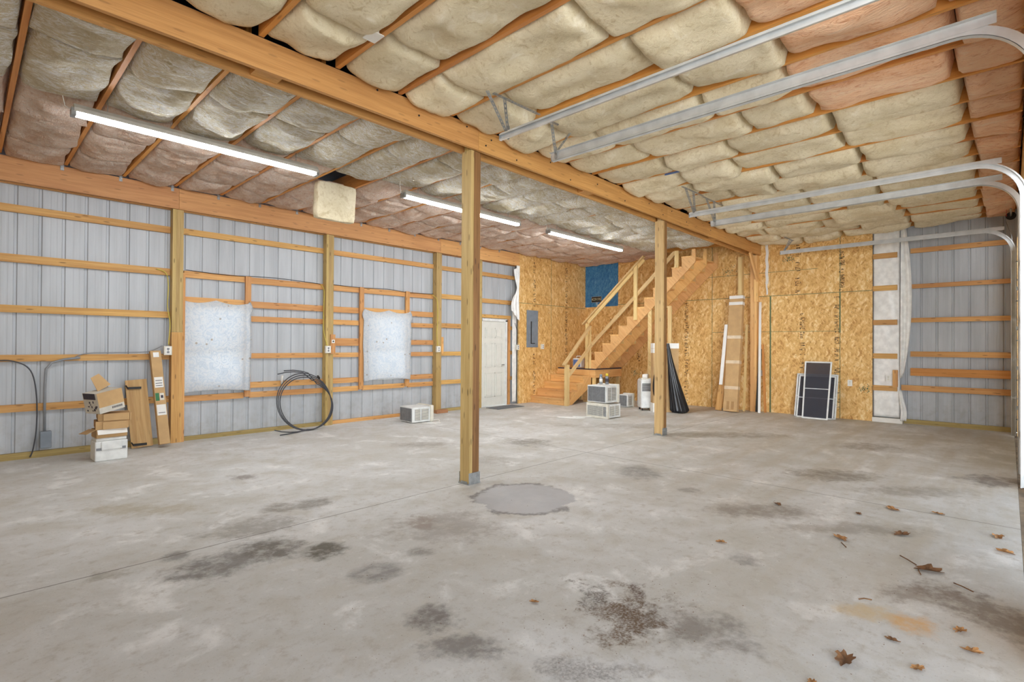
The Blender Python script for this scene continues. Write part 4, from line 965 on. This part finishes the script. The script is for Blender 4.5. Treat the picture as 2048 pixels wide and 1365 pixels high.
def can(x, y, z, r, h, lb, body, cap):
    t = thing('spray_can', lb, 'spray can', (x, y, z), 'spray cans on the air conditioner')
    MB().lathe([(r, 0), (r, h*.72), (r*.8, h*.76)], (0, 0, .001), 14).build('can', body, t, local=True)
    MB().lathe([(r*.82, h*.76), (r*.78, h)], (0, 0, .001), 14).build('cap', cap, t, local=True)
    MB().lathe([(r*1.02, h*.25), (r*1.02, h*.55)], (0, 0, .001), 14).build('band', 'ink' if cap == 'yellow' else 'label', t, local=True)
can(8.93, 5.99, .672, .034, .20, 'silver spray can standing on the stacked air conditioner', 'galv', 'grey')
can(8.98, 5.88, .672, .034, .22, 'yellow-capped spray can standing on the stacked air conditioner', 'grille', 'yellow')
t = thing('portable_air_conditioner', 'tall white portable air conditioner beside the wrapped carton', 'air conditioner', (10.72, 5.99, 0), None, math.radians(-46))
MB().box((-.14, -.16, .05), (.14, .18, .70)).build('body', 'white', t, local=True, bevel=.03)
MB().box((-.13, .181, .10), (.13, .22, .66)).build('blue_back', 'blue', t, local=True, bevel=.01)
lv = MB()
for k in range(6): lv.box((-.115, -.166, .44+k*.03), (.10, -.1605, .458+k*.03))
lv.build('louvers', 'dark', t, local=True)
MB().box((-.12, -.12, .701), (.12, .12, .72)).build('top_panel', 'offwhite', t, local=True)
for dx in (-.1, .1):
    for dy in (-.12, .12): MB().tube([(dx-.012, dy, .025), (dx+.012, dy, .025)], .025, 10).build('caster', 'dark', t, local=True)
tag(MB().box((-.1, -.06, 0), (.12, .06, .09)).xf(Matrix.Translation((10.72, 5.99, .722)) @ Matrix.Rotation(math.radians(20), 4, 'Z')).build('white_pouch', 'label', loc=(10.72, 5.99, .72), bevel=.02), 'white packet lying on the portable air conditioner', 'packet')
# tall carton wrapped at the top and the black bag hung over it
t = thing('tall_carton', 'tall upright carton with white-wrapped top behind the farther post', 'carton', (10.72, 5.52, 0), None, math.radians(-46))
MB().box((-.28, -.10, 0), (.28, .10, 1.50)).build('carton', 'card', t, local=True, bevel=.006)
MB().box((-.285, -.105, 1.40), (.285, .105, 1.515)).build('wrap', 'label', t, local=True, bevel=.004)
MB().box((-.284, -.104, 1.30), (-.10, .104, 1.395)).build('wrap', 'label', t, local=True)
MB().box((-.286, -.106, 0), (-.06, .106, .2)).build('foot_sleeve', 'label', t, local=True, bevel=.004)
pr2 = MB(); r = random.Random(5)
for k in range(20): pr2.box((-.20+r.uniform(0, .02), -.1025, .35+k*.045), (-.15, -.1008, .365+k*.045))
pr2.build('printing', 'ink', t, local=True)
def bag():
    def fn(u, v):
        a = u*2*math.pi; rad = .035+.20*(1-v)**1.3*(1+.15*math.sin(a*3))
        f = 1+.10*math.sin(a*11+v*3)+.06*math.sin(a*23)
        sx = .55; X = .02+(.26*(1-v)**1.1)+rad*math.cos(a)*f*.8; Y = -.16-.05*(1-v)+rad*math.sin(a)*f*sx*.8; Z = .012+1.50*v
        if v == 0: X = .02+.26+(X-.28)*.75
        return (X, Y, Z)
    mb = MB().grid(fn, 64, 30)
    mb.face(list(range(0, 64))[::-1])
    mt = Matrix.Translation((10.72, 5.52, 0)) @ Matrix.Rotation(math.radians(-46), 4, 'Z')
    def f2(u, v):
        a = u*2*math.pi; k = math.sin(math.pi*min(1, v*1.02))**.5
        return (-.24+.10*k*math.cos(a)*(1+.1*math.sin(7*a))+.10*v, -.16+.05*k*math.sin(a), .34+.72*v)
    mb.grid(f2, 30, 20); mb.xf(mt)
    tag(mb.build('black_bag', 'bag', loc=(10.72, 5.5, 0)), 'black plastic bag draped over the tall carton behind the post', 'bag')
bag()
# ------------------------------------------------------------------ long cartons and strips leaning at the corner post
def lean(mb_, name, mat, p0, p1, w, h, side, parent=None, **k): return mb_.bar(p0, p1, w, h, side).build(name, mat, parent, **k)
sd = Vector((-.12, -1, 0))
t = thing('long_carton', 'long upright cardboard carton with taped bands against the corner post', 'carton', (11.75, 4.5, 0))
p0 = Vector((11.74, 4.46, .012)); p1 = Vector((12.13, 4.47, 2.60)); ax = (p1-p0).normalized()
MB().bar(p0, p1, .30, .12, (0, 1, 0)).build('carton', 'card', t, bevel=.004)
nrm = Vector((-1, 0, 0)); nrm = (nrm-ax*nrm.dot(ax)).normalized()
for q in (.985, .93, .635, .42, .20):
    c = p0+(p1-p0)*q
    MB().bar(c-ax*.035, c+ax*.035, .304, .124, (0, 1, 0)).build('tape', 'label' if q > .9 else 'tape', t)
for dy in (-.05, .05):
    c = p0+(p1-p0)*.05+nrm*.061+Vector((0, dy, 0)); MB().bar(c-ax*.09, c+ax*.09, .06, .002, (0, 1, 0)).build('printed_mark', 'card2', t)
lum('leaning_board', 'pine', 'pine board leaning on the far side of the long carton', 'board', (11.80, 4.76, .01), (12.32, 4.70, 1.85), .14, .025, (0, 1, 0))
lum('white_strip', 'label', 'wide white trim strip leaning on the long carton', 'trim strip', (11.68, 4.66, .60), (12.0, 4.665, 1.95), .07, .02, (0, 1, 0))
lum('leaning_board', 'rail', 'narrow pale board standing between the long carton and the corner post', 'board', (12.0, 4.27, .01), (12.16, 4.27, 1.95), .05, .02, (0, 1, 0))
lum('white_strip', 'label', 'long thin white strip leaning beside the corner post', 'trim strip', (11.95, 3.93, .01), (12.32, 4.035, 2.45), .05, .02, (0, 1, 0))
lum('dark_strip', 'dark', 'dark metal strip leaning behind the thin white strip', 'trim strip', (12.10, 4.03, .01), (12.30, 4.02, 1.4), .06, .02, (0, 1, 0))
lum('leaning_board', 'joist', 'dark orange board leaning behind the thin white strip', 'board', (12.12, 3.86, .01), (12.32, 3.98, 1.5), .05, .02, (0, 1, 0))
def wavy_strip():
    P = [Vector((XB-.012, 3.90+.008*math.sin(k*1.3), 3.75-.06*k)) for k in range(20)]
    mb = MB()
    for a, b in zip(P, P[1:]): mb.bar(a, b, .06*(1 if a.z > 2.9 else .6), .003, (0, 1, 0))
    tag(mb.build('hanging_film', 'label', loc=(XB-.012, 3.9, 3.2)), 'white film strip hanging down the board wall from the ceiling', 'film strip')
wavy_strip()
# ------------------------------------------------------------------ window screens
def screen(pb0, pb1, pt0, pt1, bars, lb, th=.012, fw=.028):
    t = thing('window_screen', lb, 'window screen', tuple((Vector(pb0)+Vector(pb1))/2), 'window screens leaning on the board wall')
    b0, b1, t0, t1 = map(Vector, (pb0, pb1, pt0, pt1)); sd_ = (b1-b0).normalized(); up_ = ((t0-b0)+(t1-b1)).normalized()
    f = MB()
    f.bar(b0+up_*fw/2, b1+up_*fw/2, th, fw, sd_.cross(up_)).bar(t0-up_*fw/2, t1-up_*fw/2, th, fw, sd_.cross(up_))
    f.bar(b0+sd_*fw/2, t0+sd_*fw/2, fw, th, sd_).bar(b1-sd_*fw/2, t1-sd_*fw/2, fw, th, sd_)
    f.build('frame', 'white', t)
    for q in bars: MB().bar(b0+(t0-b0)*q+sd_*fw, b1+(t1-b1)*q-sd_*fw, th, .014, sd_.cross(up_)).build('cross_bar', 'white', t)
    n = sd_.cross(up_)*.001
    MB().poly([b0+sd_*.02+up_*.02, b1-sd_*.02+up_*.02, t1-sd_*.02-up_*.02, t0+sd_*.02-up_*.02], n).build('mesh', 'screen', t)
screen((12.02, 3.26, .0), (12.02, 2.50, .0), (12.26, 3.26, .89), (12.26, 2.50, .89), (.48,), 'wide window screen leaning flat on the board wall, rearmost of three', .014)
screen((11.96, 3.21, .0), (11.96, 2.53, .0), (12.22, 3.21, .86), (12.22, 2.53, .86), (.47,), 'wide window screen leaning between the other two screens', .012)
screen((11.85, 3.07, .0), (11.83, 2.60, .0), (12.20, 3.10, 1.15), (12.20, 2.60, 1.15), (.52,), 'tall narrow window screen leaning in front of the others', .012)
# ------------------------------------------------------------------ plastic-faced strip and loose sheet by the bare end wall
def drape(fn, nu, nv, nm, mat, lb, loc, sol=.0012):
    o = MB().grid(fn, nu, nv).build(nm, mat, loc=loc, solid=sol); tag(o, lb, 'plastic sheet'); return o
drape(lambda u, v: (12.40+.012*mn.noise(Vector((u*4+v*2, v*9, 1))), 1.935-.42*u, .1+3.75*v), 16, 60, 'insulated_strip', 'poly', 'white plastic-faced insulation strip beside the end of the boards', (12.4, 1.7, .1))
lum('sill_plate', 'label', 'film-wrapped sill plate below the plastic strip', 'plate', (12.33, 1.94, .045), (12.33, 1.46, .045), .08, .085, (1, 0, 0), 'sill plates')
def sheetfn(u, v):
    z = .86+v*2.95; w_ = .05+.30*(1-v)**.8*math.sin(math.pi*min(1, .5+.5*(1-v)))
    y = 1.50-.02*v-w_*u*1.0; y -= 0
    x = 12.30-.03*math.sin(u*9+v*2)-.03*(1-v)*u+.015*mn.noise(Vector((u*3, v*6, 5)))
    return (x, y+.05*(1-v)*0, z+(.05*u if v < .02 else 0))
drape(sheetfn, 24, 60, 'loose_sheet', 'poly', 'loose clear plastic sheet hanging in a fold by the bare end wall', (12.3, 1.4, .9))
def sheet2(u, v):
    z = .06+v*.60; w_ = .10*math.sin(math.pi*(.55-.45*v)) if v < 1 else .01
    return (12.30-.03*math.sin(u*7), 1.50-w_*u*1.0-.01*math.sin(v*6), z)
drape(sheet2, 12, 20, 'loose_sheet', 'poly', 'lower loose plastic tail by the foot of the plastic strip', (12.3, 1.4, .1))
def sheet3(u, v):
    z = 2.05+v*1.37; c = math.sin(math.pi*min(max((v-.0)/.42, 0), 1))
    w_ = (.09+.10*abs(math.sin(v*5.2)))*(1.0 if v < .95 else .5) + (.18*(1-v/.5) if v < .5 else 0)
    x = 9.50-w_*(1-u)
    return (x, 8.82-.03*abs(math.sin(u*8+v*3))-.02, z-(.12*(1-u)*0 if v > .3 else 0)+(.25*(1-u)*(1-v/.5) if v < .5 else 0))
drape(sheet3, 20, 40, 'loose_sheet', 'poly', 'crumpled plastic sheet bunched beside the top of the corner boards', (9.4, 8.8, 2.3))
drape(lambda u, v: (9.36+.155*u, 8.975-.09+.01*mn.noise(Vector((u*4, v*9, 2))), .05+2.3*v), 8, 40, 'insulated_strip', 'poly', 'white plastic-faced strip in the gap beside the door', (9.4, 8.88, .1))
# ------------------------------------------------------------------ things by the long wall
# foam cooler with boxes on top
t = thing('foam_cooler', 'white foam cooler on the floor under the cardboard boxes', 'cooler', (1.29, 8.20, 0), None, math.radians(2))
MB().box((-.165, -.13, 0), (.165, .14, .245)).build('tub', 'white', t, local=True, bevel=.014)
MB().box((-.155, -.12, .246), (.155, .13, .285)).build('lid', 'white', t, local=True, bevel=.01)
MB().box((-.105, -.145, .14), (.105, -.131, .245)).build('front_step', 'white', t, local=True, bevel=.006)
for dx in (-.125, .115): MB().box((dx-.028, -.135, .135), (dx+.028, -.1305, .165)).build('grip', 'grille', t, local=True)
def tray(x, y, z, w, d_, h, rz, lb, nm='cardboard_tray', extra=None, rx=0.0, ry=0.0):
    t = thing(nm, lb, 'cardboard box', (x, y, z), 'cardboard boxes stacked on the cooler', rz); t.rotation_euler[0] = rx; t.rotation_euler[1] = ry
    th = .006; b = MB().box((-w/2, -d_/2, 0), (w/2, d_/2, th))
    b.box((-w/2, -d_/2, th), (w/2, -d_/2+th, h)); b.box((-w/2, d_/2-th, th), (w/2, d_/2, h)); b.box((-w/2, -d_/2+th, th), (-w/2+th, d_/2-th, h)); b.box((w/2-th, -d_/2+th, th), (w/2, d_/2-th, h))
    b.build('walls', 'card', t, local=True); return t
t = tray(1.29, 8.20, .288, .31, .25, .10, math.radians(4), 'shallow open box with red print and a loose flap, right on the cooler')
MB().bar((-.165, 0, .1), (-.27, -.02, .055), .22, .004, (0, 1, 0)).build('flap', 'card', t, local=True)
MB().bar((.0, -.125, .1), (.0, -.16, .045), .3, .004, (1, 0, 0)).build('flap', 'label', t, local=True)
MB().box((-.05, -.1275, .055), (.09, -.1255, .085)).build('red_mark', 'red', t, local=True)
t = tray(1.31, 8.20, .392, .32, .26, .10, math.radians(-3), 'flattened tan carton, middle of the stack over the cooler')
MB().box((-.165, -.125, .02), (.165, .125, .098)).build('inner_fold', 'card2', t, local=True)
MB().box((-.10, -.15, .0), (.14, -.131, .09)).build('end_tab', 'card', t, local=True); MB().box((-.17, -.152, .0), (-.14, -.131, .10)).build('corner_fold', 'card', t, local=True)
t = tray(1.33, 8.20, .496, .32, .26, .085, math.radians(-5), 'flattened tan carton directly under the printed box')
MB().box((-.165, -.125, .02), (.165, .125, .083)).build('inner_fold', 'card2', t, local=True)
MB().box((-.11, -.15, .0), (.15, -.131, .08)).build('end_tab', 'card', t, local=True); MB().box((.155, -.152, -.01), (.168, -.131, .085)).build('corner_fold', 'card', t, local=True)
t = thing('printed_box', 'open printed cardboard box tipped on top of the stack, flap up', 'cardboard box', (1.25, 8.19, .615), 'cardboard boxes stacked on the cooler', math.radians(24)); t.rotation_euler[1] = math.radians(-11)
MB().box((-.15, -.13, .0), (.15, .13, .255)).build('body', 'print', t, local=True, bevel=.003)
MB().box((-.148, -.135, .075), (.148, -.1305, .256)).build('front_flap', 'card', t, local=True)
MB().bar((.05, .03, .272), (.0, .08, .44), .19, .004, (1, .1, 0), .62).build('raised_flap', 'card', t, local=True)
MB().box((-.154, -.10, .18), (-.1505, .11, .255)).build('blue_band', 'ink', t, local=True)
pk = MB(); r = random.Random(9)
for k in range(11):
    a, b = r.uniform(-.11, .09), r.uniform(.02, .16); pk.box((-.1535, a, b), (-.1507, a+r.uniform(.01, .035), b+r.uniform(.008, .03)))
pk.build('printed_pictures', 'ink', t, local=True)
bc = MB()
for k in range(9): bc.box((.0+k*.014, -.1315, .03), (.008+k*.014, -.1303, .055))
bc.build('bar_marks', 'ink', t, local=True)
# brown plank with brackets
t = thing('wood_panel', 'brown grained board with two dark hinges leaning on the wall', 'board', (1.75, 8.75, 0))
p0, p1 = Vector((1.745, 8.74, .01)), Vector((1.69, 8.90, .94))
MB().bar(p0, p1, .25, .018, (1, 0, 0)).build('board', 'plank', t)
for q in (.045, .88):
    c = p0+(p1-p0)*q+Vector((-.10, -.022, 0)); MB().bar(c, c+Vector((.15, -.005, .0)), .02, .03, (0, 1, 0)).bar(c+Vector((0, 0, -.01)), c+Vector((-.03, -.02, .04)), .012, .012).build('hinge', 'dark', t)
t = thing('long_carton', 'narrow long cardboard carton with white labels leaning by the nearer curtain', 'carton', (1.95, 8.6, 0))
p0, p1 = Vector((1.965, 8.56, .045)), Vector((1.905, 8.86, 1.34)); ax = (p1-p0).normalized()
MB().bar(p0, p1, .13, .085, (1, 0, 0)).build('carton', 'card', t, bevel=.004)
sd_ = Vector((1, 0, 0)); sd_ = (sd_-ax*sd_.dot(ax)).normalized(); nr = ax.cross(sd_); nr = nr if nr.y < 0 else -nr
def sticker(q, dq, w_, mat, nm, dx=0.0, lift=.0445):
    c = p0+(p1-p0)*q+nr*lift+sd_*dx; MB().bar(c-ax*dq, c+ax*dq, w_, .0015, sd_).build(nm, mat, t)
sticker(.955, .035, .07, 'poly', 'tape'); sticker(.655, .075, .105, 'label', 'paper_label'); sticker(.50, .055, .045, 'green', 'green_print', -.035); sticker(.50, .05, .05, 'offwhite', 'product_picture', .02); sticker(.36, .075, .11, 'label', 'paper_label')
for q in (.675, .645, .62, .33): sticker(q, .004, .08, 'ink', 'text_line', .0, .0455)
sticker(.50, .02, .03, 'ink', 'product_detail', .02, .0455)
# door mat
tag(MB().box((8.32, 8.32, 0), (9.2, 8.72, .012)).build('door_mat', 'rubber', loc=(8.7, 8.5, 0), bevel=.003), 'grey rubber mat on the floor in front of the white door', 'mat')
# plates on the joists near the beam
tag(MB().box((2.02, 3.30, 3.70), (2.06, 3.39, 3.735)).box((1.99, 3.28, 3.693), (2.09, 3.41, 3.70)).build('ceiling_tag', 'label', loc=(2.04, 3.3, 3.7)), 'small white tag fixed to a joist near the beam', 'tag')
tag(MB().box((6.39, 3.1, 3.72), (6.41, 3.3, 3.78)).build('blue_tape', 'blue', loc=(6.4, 3.2, 3.75)), 'scrap of blue tape on a joist between the door tracks', 'tape')
# ------------------------------------------------------------------ dry leaves on the floor
def leaf(mat, seed, size, oak=True):
    r = random.Random(seed); mb = MB(); n = 26; pts = []
    for k in range(n):
        a = 2*math.pi*k/n; rad = size*(.42+.28*abs(math.sin(a*3.5))+r.uniform(-.06, .06)) if oak else size*(.3+.05*r.random())
        x_, y_ = rad*math.cos(a)*1.25, rad*math.sin(a)*.7
        pts.append((x_, y_, .004+abs(y_)*r.uniform(.15, .5)+size*.10*(math.sin(a*2+seed)+1)*.5))
    c = len(mb.v); mb.v.append((0, 0, .004))
    for p in pts: mb.v.append(p)
    for k in range(n): mb.face([c, c+1+k, c+1+(k+1) % n], smooth=False)
    st = size*.9; mb.tube([(-size*.4, 0, .006), (-size*.8, size*.06, .004)], .0012, 5)
    return mb
LV = [((2.845, .553), .085, 'large curled dry leaf alone nearest the camera'), ((3.35, .13), .055, 'curled reddish dry leaf close to the garage doorway'), ((5.77, .757), .09, 'dry leaf lying on the floor joint'), ((5.05, .60), .09, 'spiky dry leaf among the scattered ones in front of the doors'),
      ((5.132, .02), .07, 'orange dry leaf at the edge of the slab'), ((5.507, .06), .08, 'brown dry leaf beside the slab edge'), ((4.36, .38), .10, 'ragged cluster leaf beside the twigs'), ((4.62, .93), .085, 'flat shredded dry leaf midway to the post'), ((3.0, .30), .045, 'small tan leaf between the two curled leaves'),
      ((3.2, .42), .04, 'small grey leaf scrap by the orange stain'), ((2.55, .62), .04, 'small brown leaf crumb near the camera'), ((3.9, 1.55), .05, 'pale leaf scrap behind the brown burn mark'), ((5.2, 1.55), .06, 'brown leaf scrap before the farther post'), ((3.55, .18), .05, 'dark leaf scrap against the slab edge'), ((5.9, .45), .06, 'tan leaf scrap close to the second door'), ((5.4, .95), .05, 'small tan leaf beyond the joint leaf'), ((2.25, 1.95), .035, 'tiny rust leaf scrap beside the burn mark'), ((2.9, .14), .05, 'small leaf at the very edge of the view')]
for k, ((x, y), s_, lb) in enumerate(LV):
    mb = leaf('leaf', 50+k, s_).xf(Matrix.Translation((x, y, 0)) @ Matrix.Rotation(k*1.9, 4, 'Z'))
    tag(mb.build('dry_leaf', 'leaf' if k % 3 else 'leafd', loc=(x, y, 0)), lb, 'leaf', 'dry leaves on the floor')
for k, (x, y, a, L_) in enumerate([(4.47, .5, .7, .16), (4.3, .42, .2, .12), (4.48, .88, .5, .10), (4.2, .2, .9, .12), (3.6, .6, 2.2, .07)]):
    dx, dy = math.cos(a)*L_/2, math.sin(a)*L_/2
    tag(MB().tube([(x-dx, y-dy, .006), (x, y+.006, .01), (x+dx, y+dy, .005)], .0035, 6).build('twig', 'leafd', loc=(x, y, 0)), ['long twig touching the ragged leaf', 'shorter twig beside the ragged leaf', 'twig near the shredded leaf', 'twig close to the slab edge', 'bent twig by the orange stain'][k], 'twig', 'twigs on the floor')
gr = MB(); r = random.Random(77)
for k in range(320):
    a, b = r.uniform(-1.0, 2.6), 2.2+abs(r.gauss(0, 1.8))
    if r.random() < .35: a, b = r.gauss(.65, .35), r.gauss(2.9, .3)
    x, y = a*sy+b*cy, -a*cy+b*sy
    if y < 0 or x < 0: continue
    q = r.uniform(.0012, .0034); an = r.uniform(0, 3); gr.bar((x, y, q*.35), (x+math.cos(an)*q*2, y+math.sin(an)*q*2, q*.35), q*r.uniform(.5, 1.2), q*.4)
tag(gr.build('grit', 'leafd', loc=(2, 2, 0)), 'scattered dark grit and leaf crumbs over the concrete', 'debris', None, 'stuff')
